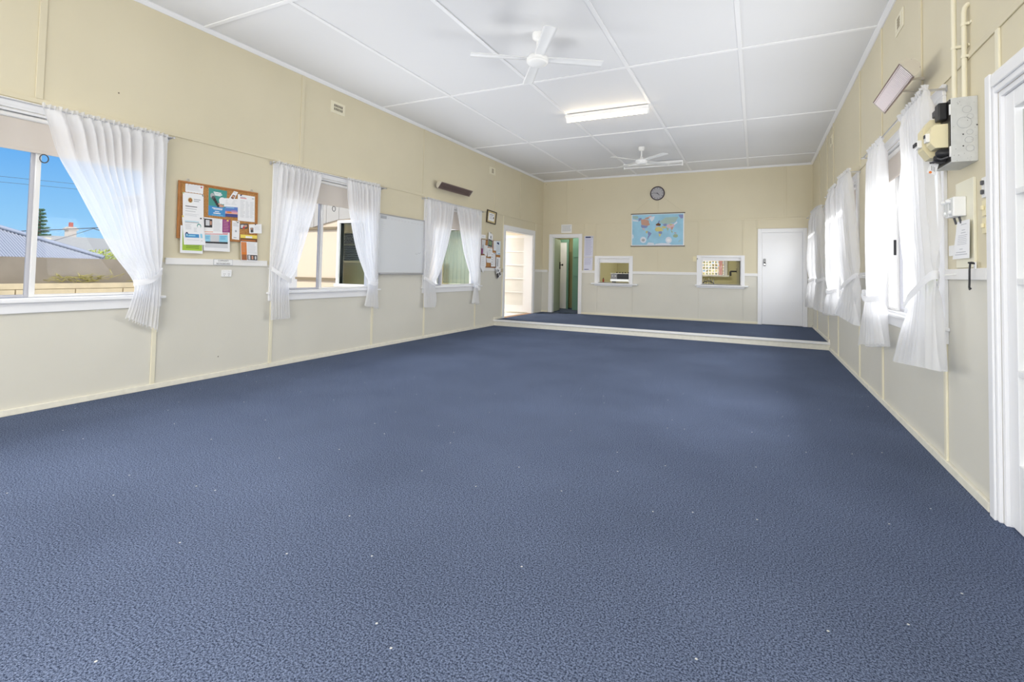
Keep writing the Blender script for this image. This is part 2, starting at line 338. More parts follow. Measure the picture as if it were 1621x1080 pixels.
# ------------------------------------------------------------------ curtains
def resample(pts, n):
    P = [pts[0]] + list(pts) + [pts[-1]]; out = []
    seg = [0]
    for i in range(1, len(pts)): seg.append(seg[-1] + math.dist(pts[i][:2], pts[i - 1][:2]))
    return seg
def cat(pts, t):
    n = len(pts) - 1; x = min(max(t, 0), 1) * n; i = min(int(x), n - 1); f = x - i
    p0, p1, p2, p3 = pts[max(i - 1, 0)], pts[i], pts[i + 1], pts[min(i + 2, n)]
    return tuple(.5 * (2 * b + (c - a) * f + (2 * a - 5 * b + 4 * c - d) * f * f + (3 * b - a - 3 * c + d) * f ** 3) for a, b, c, d in zip(p0, p1, p2, p3))
def curtain(side, inner, outer, tie_t, folds, label, wref, wtop, wtie, wbot, seed=0, clear=sheer, tie_drop=0.0, ztop=2.46):
    """inner / outer: edge points (u, z) from top to hem, measured in a plane wref off the wall"""
    rnd = random.Random(seed); X0 = abs(XL) if side == 'L' else XR
    ph = [rnd.uniform(-.5, .5) for _ in range(40)]
    e = thing('curtain', PT(side, lerp(inner[0][0], outer[0][0], .5), inner[0][1], wtop), label, 'curtain', 'sheer tied back curtains')
    NR, NC = 46, max(40, folds * 10)
    rows = []
    zi, zo = cat(inner, tie_t), cat(outer, tie_t)
    for r in range(NR + 1):
        t = r / NR; a, c = cat(inner, t), cat(outer, t)
        w = lerp(wtop, wtie, min(1, t / tie_t) ** 1.5) if t < tie_t else lerp(wtie, wbot, ((t - tie_t) / (1 - tie_t)) ** .7)
        k = (X0 - w) / (X0 - wref); row = []
        wid = abs(c[0] - a[0]) * k
        amp = min(.042, .30 * wid / folds + .005) * (0.55 if t < .06 else 1)
        if t < .02: amp = .006
        near = math.exp(-((t - tie_t) / .05) ** 2); amp *= (1 - .55 * near)
        for cidx in range(NC + 1):
            s = cidx / NC
            sw = s + .006 * math.sin(7 * s + 5 * t + seed)
            u = lerp(a[0], c[0], sw) * k; z = (lerp(a[1], c[1], s) - 1.2) * k + 1.2
            f = folds * s + .35 * math.sin(3.1 * s * PI + seed) + .25 * math.sin(4 * t + seed + 6 * s)
            ww = w + amp * (math.sin(2 * PI * f) + .3 * math.sin(4 * PI * f + 1 + seed))
            if t > .985: z += .012 * math.sin(2 * PI * f + 1)
            # fabric bulges out round the gathered waist
            ww += .018 * near * math.sin(PI * s)
            row.append(PT(side, u, z, ww))
        rows.append(row)
    b = MB(); b.grid(rows, clear); b.build('curtain_fabric', e)
    # ruffled heading above the rod
    b = MB(); hr = []
    a, c = inner[0], outer[0]; k = (X0 - wtop) / (X0 - wref)
    for j in range(5):
        row = []
        for i in range(NC * 2 + 1):
            s = i / (NC * 2); f = folds * 2.3 * s
            ww = wtop + (.006 + .003 * j) * math.sin(2 * PI * f + .4 * math.sin(9 * s)) + .0025 * j * math.sin(5 * PI * f)
            z = (lerp(a[1], c[1], s) - 1.2) * k + 1.2 - .012 + .010 * j + .006 * j / 4 * math.sin(2 * PI * f * .7 + 1)
            row.append(PT(side, lerp(a[0], c[0], s) * k, z, ww))
        hr.append(row)
    b.grid(hr, clear); b.build('ruffled_heading', e)
    # tieback: a flat sash round the waist, running up to the hook on the frame
    k = (X0 - wtie) / (X0 - wref); ui, ui2 = zi[0] * k, zo[0] * k; v1, v2 = (zi[1] - 1.2) * k + 1.2, (zo[1] - 1.2) * k + 1.2
    b = MB(); rr = []; hgt = .055
    for j in range(5):
        row = []
        for i in range(33):
            th = 2 * PI * i / 32; s = .5 - .515 * math.cos(th)
            u = lerp(ui, ui2, s); ww = wtie + .01 + (.062 if math.sin(th) > 0 else .05) * math.sin(th)
            z = lerp(v1, v2, s) - .03 * math.sin(PI * min(max(s, 0), 1)) + hgt * (j / 4 - .5) - tie_drop
            row.append(PT(side, u, z, ww + .004 * math.sin(j * 1.5 + i)))
        rr.append(row)
    b.grid(rr, tieback_m, False); b.build('tieback', e)
    b = MB(); b.tube([PT(side, ui2, v2 - tie_drop, wtie - .03), PT(side, ui2 + .015, v2 + .01 - tie_drop, .012)], .005, wplast, 6); b.build('tieback_hook', e)
    return e
tieback_m = sheer_mat('folded voile tieback', .04, (.90, .90, .91), .25)
L9 = .09
curtain('L', [(1.42, 2.36), (1.50, 2.2), (1.42, 1.9), (1.3, 1.5), (1.13, 1.05), (1.15, .8), (1.2, .62)], [(.92, 2.45), (.92, 2.1), (.91, 1.8), (.91, 1.4), (.92, 1.15), (.92, .9), (.93, .6)], .66, 8,
        'sheer curtain sliver at the edge beside blue sky view', L9, .09, .07, .08, 1)
curtain('L', [(1.86, 2.45), (1.9, 2.32), (1.97, 2.07), (2.1, 1.84), (2.24, 1.58), (2.39, 1.3), (2.57, 1.03), (2.55, .84), (2.51, .71)],
        [(2.80, 2.44), (2.81, 2.27), (2.81, 2.02), (2.81, 1.8), (2.81, 1.55), (2.81, 1.3), (2.80, 1.14), (2.80, .84), (2.79, .57)], .75, 11,
        'wide swept-back sheer curtain over sky view, left of cork notice board', L9, .09, .08, .09, 2)
curtain('L', [(4.73, 2.42), (4.7, 2.23), (4.64, 1.97), (4.53, 1.63), (4.38, 1.19), (4.27, .98), (4.29, .58)], [(4.05, 2.44), (4.05, 2.25), (4.05, 1.95), (4.04, 1.6), (4.01, 1.28), (4.01, 1.12), (4.03, .58)], .80, 9,
        'sheer curtain right of cork notice board, tied back toward it', L9, .09, .08, .09, 3)
curtain('L', [(5.18, 2.44), (5.21, 2.15), (5.3, 1.78), (5.42, 1.43), (5.58, 1.13), (5.66, .98), (5.59, .65)], [(5.85, 2.46), (5.85, 2.15), (5.85, 1.8), (5.85, 1.42), (5.84, 1.14), (5.83, 1.0), (5.89, .60)], .82, 9,
        'sheer curtain tied back against the left edge of whiteboard', L9, .09, .08, .09, 4)
curtain('L', [(7.93, 2.42), (7.83, 1.95), (7.64, 1.47), (7.48, 1.14), (7.34, .95), (7.40, .72), (7.38, .54)], [(7.04, 2.44), (7.04, 1.95), (7.04, 1.5), (7.03, 1.25), (7.02, 1.08), (7.03, .75), (7.04, .56)], .68, 8,
        'sheer curtain tied back against the right edge of whiteboard', L9, .09, .08, .09, 5)
curtain('L', [(8.05, 2.41), (8.16, 1.98), (8.35, 1.49), (8.61, 1.06), (8.73, .89), (8.68, .54)], [(8.93, 2.43), (8.92, 1.98), (8.92, 1.5), (8.88, 1.08), (8.86, .92), (8.98, .52)], .80, 8,
        'sheer curtain just left of the cluttered little pin board', L9, .09, .08, .09, 6)
R12 = .12
curtain('R', [(5.29, 2.42), (5.27, 2.0), (5.28, 1.6), (5.33, 1.06), (5.28, .85), (5.19, .64)], [(5.88, 2.43), (5.95, 2.0), (6.0, 1.6), (6.0, 1.1), (6.15, .8), (6.29, .50)], .62, 6,
        'straight sheer curtain with waist band, left of blind by switch box', R12, .12, .12, .12, 7)
curtain('R', [(4.69, 2.42), (4.66, 2.15), (4.62, 1.85), (4.55, 1.5), (4.47, 1.25), (4.45, .99), (4.6, .78), (4.76, .57)], [(4.01, 2.44), (3.97, 2.15), (3.90, 1.88), (3.86, 1.6), (3.83, 1.40), (3.83, 1.23), (3.80, .95), (3.77, .67)], .715, 8,
        'largest sheer curtain, hanging beneath the grey switch box', R12, .12, .11, .12, 8)
curtain('R', [(8.09, 2.48), (8.0, 1.9), (7.95, 1.5), (7.93, 1.03), (7.9, .85), (7.88, .71)], [(8.86, 2.50), (8.9, 1.9), (8.88, 1.5), (8.8, 1.01), (9.0, .8), (9.25, .62)], .6, 6,
        'narrow sheer curtain with waist band at middle window opposite whiteboard', R12, .12, .12, .14, 9)
curtain('R', [(7.85, 2.52), (7.75, 2.0), (7.62, 1.5), (7.36, 1.07), (7.6, .86), (7.9, .72)], [(6.93, 2.47), (6.75, 2.0), (6.55, 1.6), (6.43, 1.23), (6.43, .95), (6.43, .70)], .6, 8,
        'sheer curtain with slanting tie at the middle window opposite whiteboard', R12, .12, .11, .14, 10)
curtain('R', [(10.62, 2.46), (10.7, 1.9), (10.6, 1.5), (10.75, 1.16), (10.8, .9), (10.9, .62)], [(11.5, 2.48), (11.75, 1.9), (11.8, 1.5), (11.6, 1.16), (11.9, .9), (12.3, .57)], .6, 7,
        'farthest sheer curtain, overlapping the frame of the white door', R12, .12, .12, .16, 11)
curtain('R', [(10.5, 2.46), (10.55, 1.9), (10.45, 1.5), (10.3, 1.16), (10.5, .85), (10.7, .62)], [(9.75, 2.40), (9.55, 1.85), (9.4, 1.5), (9.25, 1.18), (9.3, .9), (9.4, .64)], .6, 7,
        'sheer curtain second from the closed white door', R12, .12, .11, .15, 12)
# curtain rods
def rod(side, a, c, z, w, label):
    e = thing('curtain_rod', PT(side, (a + c) / 2, z, w), label, 'curtain rod', 'thin curtain rods')
    b = MB(); b.tube([PT(side, a, z, w), PT(side, c, z, w)], .006, alu, 8); b.build('rod', e)
    for u in (a, c):
        b = MB(); wbox(b, side, u - .003, u + .003, z - .007, z + .007, .002, w + .004, alu); wbox(b, side, u - .012, u + .012, z - .02, z + .02, 0, .004, alu); b.tube([PT(side, u, z, w - .012), PT(side, u, z, w + .016)], .010, chrome, 10); b.build('rod_bracket', e)
rod('L', .88, 2.86, 2.445, .09, 'thin curtain rod above the sky view window')
rod('L', 4.02, 5.98, 2.445, .09, 'thin curtain rod between notice board and whiteboard')
rod('L', 7.04, 9.10, 2.445, .09, 'thin curtain rod beneath the left wall heater')
rod('R', 4.08, 6.15, 2.44, .12, 'thin curtain rod behind the grey switch box')
rod('R', 7.06, 9.16, 2.47, .12, 'thin curtain rod at the middle window opposite whiteboard')
rod('R', 10.2, 12.30, 2.47, .12, 'thin curtain rod nearest the closed white door')
# ------------------------------------------------------------------ doors and serveries
di = [0]
def door_empty(loc, label):
    di[0] += 1
    e = bpy.data.objects.new('door_%d' % di[0], None); e.location = loc; C.objects.link(e); bpy.context.view_layer.update(); return struct(e, label)
def casing(side, a, c, z0, z1, k, e, m=white):
    b = MB(); wbox(b, side, a - k, a, z0, z1 + k, 0, .022, m); wbox(b, side, c, c + k, z0, z1 + k, 0, .022, m); wbox(b, side, a, c, z1, z1 + k, 0, .022, m); b.build('architrave', e, .006)
    b = MB(); wbox(b, side, a, a + .02, z0, z1, -.13, .0, m); wbox(b, side, c - .02, c, z0, z1, -.13, .0, m); wbox(b, side, a + .02, c - .02, z1 - .02, z1, -.13, .0, m); b.build('jamb', e)
# closed flush door
e = door_empty((.52, YB, ST), 'closed flush white door at the back')
casing('B', .105, .935, ST, 2.21, .07, e)
b = MB(); wbox(b, 'B', .127, .913, ST + .008, 2.187, -.05, -.012, white); b.build('door_leaf', e, .003)
b = MB(); wbox(b, 'B', .155, .195, 1.44, 1.60, -.012, .008, black); b.build('lock_plate', e, .003)
b = MB(); b.lathe([(.0, .03), (.014, .028), (.014, 0)], chrome, (.175, YB - .035, 1.475), 14, 'y'); b.build('lock_knob', e)
for z in (1.525, 1.55, 1.575):
    b = MB(); wbox(b, 'B', .163, .187, z, z + .012, .008, .012, wplast); b.build('lock_button', e)
# open doorway at the back with its leaf swung into the lobby
e = door_empty((-4.56, YB, ST), 'open doorway to the green lobby')
casing('B', -4.95, -4.18, ST, 2.15, .08, e)
b = MB(); b.hexa([(-4.93, 12.63, ST + .01), (-5.03, 13.38, ST + .01), (-5.068, 13.375, ST + .01), (-4.968, 12.625, ST + .01),
                  (-4.93, 12.63, 2.13), (-5.03, 13.38, 2.13), (-5.068, 13.375, 2.13), (-4.968, 12.625, 2.13)], sage); b.build('door_leaf', e, .002)
b = MB(); b.tube([(-5.01, 13.30, 1.42), (-4.95, 13.31, 1.42)], .012, black, 10); b.lathe([(.0, .03), (.028, .02), (.03, .0), (.02, -.02)], black, (-4.945, 13.31, 1.42), 14, 'x')
b.box(-5.025, -5.005, 13.27, 13.33, 1.30, 1.50, black); b.build('door_knob', e)
# lobby behind
b = MB(); b.box(-5.75, -3.98, YB + .12, 14.6, -.1, ST - .002, carpet); struct(b.build('floor_lobby'))
b = MB(); b.box(-5.75, -3.98, 14.5, 14.6, 0, 2.7, mat('olive lobby paint', (.56, .52, .27), .6)); b.box(-5.85, -5.75, YB + .12, 14.6, 0, 2.7, MAT['olive lobby paint']); b.box(-3.98, -3.92, YB + .12, 15.6, 0, 2.7, dimwall)
b.box(-5.75, -3.95, YB + .12, 14.6, 2.7, 2.76, ceilm); b.box(-5.15, -4.95, 14.48, 14.5, 1.2, 1.25, MAT['olive lobby paint']); struct(b.build('wall_lobby'))
e = door_empty((-4.5, 13.7, ST), 'teal inner door inside the lobby')
b = MB(); b.box(-4.76, -3.98, 13.66, 13.70, ST, 2.5, teald); b.box(-4.72, -4.1, 13.645, 13.66, 1.65, 1.69, teald); b.box(-4.72, -4.1, 13.645, 13.66, 1.1, 1.14, teald); b.build('door_leaf', e, .003)
b = MB(); b.box(-5.75, -4.98, 13.95, 14.0, 2.10, 2.19, teald); b.box(-5.05, -4.99, 13.95, 14.0, ST, 2.10, teald); b.build('architrave', e, .003)
e = door_empty((-5.4, 14.0, ST), 'white inner door inside the lobby')
b = MB(); b.box(-5.74, -5.055, 13.96, 13.995, ST + .01, 2.10, white); b.build('door_leaf', e, .003)
b = MB(); b.lathe([(.0, .035), (.022, .03), (.022, .0)], chrome, (-5.62, 13.93, 1.05), 12, 'y'); b.build('door_knob', e)
# double doorway in the left wall, glazed leaf swung outside
e = door_empty((XL, 11.05, ST), 'doorway with an open five-pane glazed leaf')
casing('L', 10.25, 11.85, ST, 2.175, .105, e)
b = MB(); y0, y1 = 11.83, 11.87; x0, x1 = -6.17, -5.355; zz = [.30, .66, 1.015, 1.375, 1.73, 2.085]
b.box(x0, x0 + .12, y0, y1, .15, 2.165, white); b.box(x1 - .12, x1, y0, y1, .15, 2.165, white)
b.box(x0 + .12, x1 - .12, y0, y1, 2.085, 2.165, white); b.box(x0 + .12, x1 - .12, y0, y1, .15, .31, white)
for z in zz[1:5]: b.box(x0 + .12, x1 - .12, y0, y1, z - .012, z + .012, white)
lf = b.build('door_leaf', e, .002)
for i in range(5):
    b = MB(); b.box(x0 + .12, x1 - .12, 11.848, 11.852, zz[i] + .012, zz[i + 1] - .012, frost2); b.build('glass_pane', lf)
b = MB(); b.box(XL - .14, XL + .02, 10.27, 11.83, ST - .06, ST + .004, mat('brown threshold', (.35, .19, .10), .5)); b.build('threshold', e, .003)
# glazed door on the right wall, close to the camera
e = door_empty((XR, 2.9, 0), 'white glazed door beside the meter box')
b = MB(); k = .11
for (p, q, r, s) in ((3.33, 3.44, 0, 2.27), (2.31, 2.42, 0, 2.27), (2.42, 3.33, 2.16, 2.27)):
    wbox(b, 'R', p, q, r, s, 0, .018, white)
    if q - p < .2: wbox(b, 'R', p + .02, q - .03, r, s, .018, .03, white)
    else: wbox(b, 'R', p, q, r + .03, s - .02, .018, .03, white)
b.build('architrave', e, .005)
b = MB(); wbox(b, 'R', 3.305, 3.33, 0, 2.16, -.13, 0, white); wbox(b, 'R', 2.42, 2.445, 0, 2.16, -.13, 0, white); wbox(b, 'R', 2.445, 3.305, 2.135, 2.16, -.13, 0, white); b.build('jamb', e)
b = MB(); w0, w1 = -.055, -.015
gz = [.33, .762, 1.20, 1.635, 2.045]
wbox(b, 'R', 3.205, 3.303, .012, 2.133, w0, w1, white); wbox(b, 'R', 2.447, 2.545, .012, 2.133, w0, w1, white)
wbox(b, 'R', 2.545, 3.205, .012, .33, w0, w1, white); wbox(b, 'R', 2.545, 3.205, 2.045, 2.133, w0, w1, white)
for z in gz[1:4]: wbox(b, 'R', 2.545, 3.205, z - .015, z + .015, w0, w1, white)
lf = b.build('door_leaf', e, .003)
for i in range(4):
    b = MB(); wbox(b, 'R', 2.545, 3.205, gz[i] + .012, gz[i + 1] - .012, -.05, -.046, frost); b.build('glass_pane', lf)
# serveries
def servery(x0, x1, z0, z1, zs, cx0, cx1, ctop, sx0, sx1, sz0, sz1, label):
    wi[0] += 1
    e = bpy.data.objects.new('window_%d' % wi[0], None); e.location = ((x0 + x1) / 2, YB, z0); C.objects.link(e); bpy.context.view_layer.update(); struct(e, label)
    b = MB(); wbox(b, 'B', cx0, x0, z0 - .03, ctop, 0, .022, white); wbox(b, 'B', x1, cx1, z0 - .03, ctop, 0, .022, white); wbox(b, 'B', x0, x1, z1, ctop, 0, .022, white); b.build('architrave', e, .004)
    b = MB(); wbox(b, 'B', x0, x0 + .02, z0, z1, -.12, 0, white); wbox(b, 'B', x1 - .02, x1, z0, z1, -.12, 0, white); b.build('jamb', e)
    b = MB(); wbox(b, 'B', x0 + .02, x1 - .02, zs, z1, -.08, -.03, white); b.build('shutter_panel', e, .003)
    b = MB(); wbox(b, 'B', sx0, sx1, sz0 + .02, sz1, 0, .10, white); wbox(b, 'B', x0, x1, z0 - .02, z0 + .004, -.13, 0, white); wbox(b, 'B', cx0, cx1, sz0 - .02, sz0 + .02, 0, .03, white); b.build('sill', e, .006)
servery(-3.66, -2.85, .97, 1.585, 1.475, -3.75, -2.77, 1.65, -3.82, -2.63, .90, .955, 'servery hatch showing the pie warmer')
servery(-1.165, -.30, 1.0, 1.625, 1.55, -1.26, -.23, 1.675, -1.29, -.15, .93, .985, 'servery hatch showing a kitchen window')
# ------------------------------------------------------------------ kitchen behind the serveries
b = MB(); b.box(-3.92, XR, YB + .12, 15.6, -.1, ST - .002, mat('kitchen vinyl', (.4, .38, .32), .5)); struct(b.build('floor_kitchen'))
kw = (-1.75, -.80, 1.22, 2.1)
b = MB(); b.box(-3.92, kw[0], 15.5, 15.6, 0, 2.7, dimwall); b.box(kw[1], XR, 15.5, 15.6, 0, 2.7, dimwall); b.box(kw[0], kw[1], 15.5, 15.6, 0, kw[2], dimwall); b.box(kw[0], kw[1], 15.5, 15.6, kw[3], 2.7, dimwall)
b.box(-.42, -.36, 13.4, 15.5, ST, 2.7, dimwall); b.box(-3.92, XR, YB + .12, 15.6, 2.7, 2.76, ceilm); b.box(XR - .01, XR + .1, YB + .12, 15.6, 0, 2.7, dimwall)
b.box(-3.9, -2.0, 15.49, 15.5, 1.24, 1.25, dimwall); struct(b.build('wall_kitchen'))
wi[0] += 1
e = bpy.data.objects.new('window_%d' % wi[0], None); e.location = (-1.3, 15.5, 1.2); C.objects.link(e); bpy.context.view_layer.update(); struct(e, 'kitchen window seen through the servery hatch')
b = MB(); b.box(kw[0] - .07, kw[0], 15.47, 15.5, kw[2], kw[3] + .07, white); b.box(kw[1], kw[1] + .07, 15.47, 15.5, kw[2], kw[3] + .07, white); b.box(kw[0] - .1, kw[1] + .12, 15.42, 15.5, kw[2] - .05, kw[2], white)
b.box(-1.60, -1.55, 15.52, 15.56, kw[2], kw[3], alud); b.box(kw[1] - .03, kw[1], 15.52, 15.56, kw[2], kw[3], alud); b.build('window_frame', e, .003)
b = MB(); b.box(kw[0], kw[1], 15.54, 15.543, kw[2], kw[3], glass); b.build('glass_pane', e)
bench = thing('kitchen_bench', (-2.2, 12.95, ST), 'kitchen bench behind the two servery hatches', 'bench')
b = MB(); b.box(-3.85, -.45, 12.66, 13.22, .93, .965, mat('grey laminate', (.30, .31, .30), .3)); b.build('benchtop', bench, .004)
b = MB(); b.box(-3.85, -.45, 12.70, 13.18, ST, .93, sage); b.build('cabinet_body', bench)
pw = thing('pie_warmer', (-3.1, 12.95, .965), 'black and steel pie warmer standing behind the servery hatch', 'food warmer')
steel = mat('brushed steel', (.62, .62, .60), .28, .9)
b = MB(); b.box(-3.36, -2.78, 12.80, 13.12, 1.03, 1.20, black); b.build('body', pw, .006)
b = MB(); b.box(-3.40, -3.24, 12.79, 12.80, 1.06, 1.19, mat('dull steel', (.30, .30, .31), .5, .5)); b.build('control_panel', pw, .003)
for x in (-3.36, -3.28):
    b = MB(); b.lathe([(0, -.015), (.016, -.013), (.018, 0)], wplast, (x, 12.79, 1.14), 14, 'y'); b.build('knob', pw)
b = MB(); b.box(-3.40, -2.90, 12.74, 13.1, 1.0, 1.03, steel); b.box(-3.40, -2.92, 12.735, 12.75, 1.03, 1.06, steel); b.build('tray', pw, .003)
b = MB(); b.box(-3.42, -2.78, 12.80, 13.12, 1.20, 1.212, steel); b.build('top_plate', pw, .003)
for i in range(6):
    b = MB(); b.lathe([(.009, 1.212), (.009, 1.225), (.014, 1.232), (.010, 1.245), (0, 1.247)], black, (-3.27 + i * .075, 12.9, 0), 10); b.build('top_stud', pw)
for x in (-3.36, -2.82):
    b = MB(); b.box(x - .02, x + .02, 12.82, 13.08, .965, 1.0, black); b.build('foot', pw)
t = thing('sauce_bottle', (-3.63, 12.95, .965), 'small red capped bottle at the edge inside servery hatch', 'bottle')
b = MB(); b.lathe([(.022, .965), (.024, .97), (.024, 1.04), (.012, 1.06)], mat('red sauce', (.45, .06, .03), .3), (-3.63, 12.90, 0), 14); b.build('bottle_body', t)
b = MB(); b.lathe([(.013, 1.06), (.013, 1.085), (0, 1.087)], black, (-3.63, 12.90, 0), 12); b.build('cap', t)
t = thing('dish_rack', (-1.02, 13.0, .965), 'grey dish rack with crockery inside the kitchen hatch', 'dish rack')
b = MB(); b.box(-1.2, -.86, 12.82, 13.15, .965, .99, mat('grey tray', (.35, .37, .40), .4)); b.build('tray', t, .005)
for i in range(5):
    b = MB(); b.lathe([(0, 0), (.03, .002), (.075, .012), (.078, .016), (.03, .008), (0, .006)], steel if i % 2 else wplast, (-1.15 + i * .055, 12.95 + .01 * i, 1.06), 18, 'x'); b.build('plate', t)
b = MB(); b.tube([(-1.16, 12.85, 1.0), (-1.12, 12.87, 1.06), (-.98, 12.87, 1.07), (-.9, 12.86, 1.0)], .012, darkgrey, 8); b.build('rack_handle', t)
t = thing('wall_bracket', (-.36 - .06, 14.2, 1.2), 'black bracket fixed to the pale kitchen partition', 'bracket')
b = MB(); b.box(-.60, -.42, 14.1, 14.14, 1.30, 1.34, black); b.build('arm', t, .005)
b = MB(); b.box(-.62, -.57, 14.09, 14.15, 1.20, 1.32, black); b.build('clamp', t, .005)
b = MB(); b.box(-.45, -.42, 14.07, 14.17, 1.27, 1.40, black); b.build('wall_plate', t, .005)
# ------------------------------------------------------------------ ceiling fans and lights
def fan(x, y, ang, label):
    e = thing('ceiling_fan', (x, y, ZC), label, 'ceiling fan', 'white four-blade ceiling fans')
    b = MB(); b.lathe([(.058, ZC), (.060, ZC - .03), (.052, ZC - .065), (.024, ZC - .08), (0, ZC - .08)], wplast, (x, y, 0)); b.build('ceiling_canopy', e)
    zh = 3.43
    b = MB(); b.lathe([(.013, ZC - .07), (.013, zh + .05)], wplast, (x, y, 0), 14); b.lathe([(.018, zh + .085), (.026, zh + .07), (.026, zh + .045), (.02, zh + .035)], wplast, (x, y, 0), 14); b.build('down_rod', e)
    b = MB(); b.lathe([(.03, zh + .045), (.085, zh + .035), (.112, zh + .012), (.115, zh - .018), (.110, zh - .024)], wplast, (x, y, 0), 32); b.build('motor_housing', e)
    b = MB(); b.lathe([(.112, zh - .026), (.113, zh - .034), (.095, zh - .055), (.05, zh - .070), (0, zh - .074)], wplast, (x, y, 0), 32); b.build('hub_cover', e)
    for q in range(4):
        a = math.radians(ang + 90 * q); ca, sa = math.cos(a), math.sin(a); rows_t = []; rows_b = []
        for i in range(15):
            r = .09 + .61 * i / 14; hw = lerp(.052, .066, i / 14)
            if i == 14: hw *= .93
            tilt = math.radians(7) * (.75 + .25 * (1 - i / 14))
            rt, rb = [], []
            for j in range(7):
                s = (j / 6 - .5) * 2 * hw; z = zh - s * math.sin(tilt) + .007 * (1 - (j / 3 - 1) ** 2); cx = s * math.cos(tilt)
                X, Y = x + r * ca - cx * sa, y + r * sa + cx * ca
                rt.append((X, Y, z + .003)); rb.append((X, Y, z - .003))
            rows_t.append(rt + rb[::-1])
        b = MB(); b.grid(rows_t, wplast, True); b.face(rows_t[0][::-1], wplast); b.face(rows_t[-1], wplast); b.build('blade', e)
fan(-2.06, 4.70, 33, 'large nearer white four-blade ceiling fan on a short rod')
fan(-2.03, 9.82, 50, 'smaller farther white ceiling fan in front of unlit batten')
litm = mat('lit tube', (1.0, .82, .54), .5, emit=18.0); unlit = mat('unlit tube', (.80, .80, .80), .3)
def batten(y, lit, label, x0=-2.71, x1=-1.42):
    e = thing('batten_light', ((x0 + x1) / 2, y, ZC), label, 'batten light', 'fluorescent batten lights')
    b = MB(); b.prism([(-.045, ZC - .012), (-.045, ZC - .03), (-.03, ZC - .062), (.03, ZC - .062), (.045, ZC - .03), (.045, ZC - .012)], lambda p, q, t: (t, y + p, q), x0, x1, wplast); b.build('housing', e, .002)
    for x in (x0 + .015, x1 - .015):
        b = MB(); b.box(x - .012, x + .012, y - .02, y + .02, ZC - .13, ZC - .06, wplast); b.build('lamp_holder', e, .003)
    b = MB(); b.tube([(x0 + .027, y, ZC - .105), (x1 - .027, y, ZC - .105)], .018, litm if lit else unlit, 14); b.build('tube', e)
    return e
batten(7.36, True, 'lit fluorescent batten light glowing on the ceiling between the fans')
batten(-.35, True, 'added unseen batten light on the ceiling behind the camera')  # added fitting out of view, goes with the fill lamp over the near floor
batten(11.2, False, 'unlit fluorescent batten light behind the far ceiling fan')
# ------------------------------------------------------------------ vents
def vent(side, u, v, label, w=.26, h=.16, rows=2, slots=6):
    e = thing('wall_vent', PT(side, u, v, 0), label, 'vent', 'cream plaster wall vents')
    b = MB(); wbox(b, side, u - w / 2, u + w / 2, v - h / 2, v + h / 2, 0, .008, creamtrim); wbox(b, side, u - w * .36, u + w * .36, v - h * .36, v + h * .36, .008, .012, creamtrim); b.build('vent_plate', e, .002)
    b = MB(); dk = mat('vent shadow', (.06, .045, .03), .9) if slots > 1 else mat('vent pale shade', (.34, .29, .20), .9)  # shade inside the slots painted as dark strips on the plate
    for i in range(rows):
        for j in range(slots):
            cu = u + w * .62 * ((j + .5) / slots - .5); cv = v + h * .60 * ((i + .5) / rows - .5)
            wbox(b, side, cu - w * .155 / slots, cu + w * .155 / slots, cv - h * .22 / rows, cv + h * .22 / rows, .012, .0135, dk)
    b.build('vent_slots', e)
vent('L', 5.045, 3.42, 'cream slotted vent high on wall above curtain beside whiteboard')
vent('L', 9.56, 3.41, 'cream vent high on wall above small framed certificate', rows=4, slots=1)
vent('R', 5.22, 3.41, 'cream vent high above the window heater near switch box', rows=4, slots=1)
vent('R', 9.5, 3.44, 'small cream vent high on wall toward the flush white door', rows=4, slots=1)
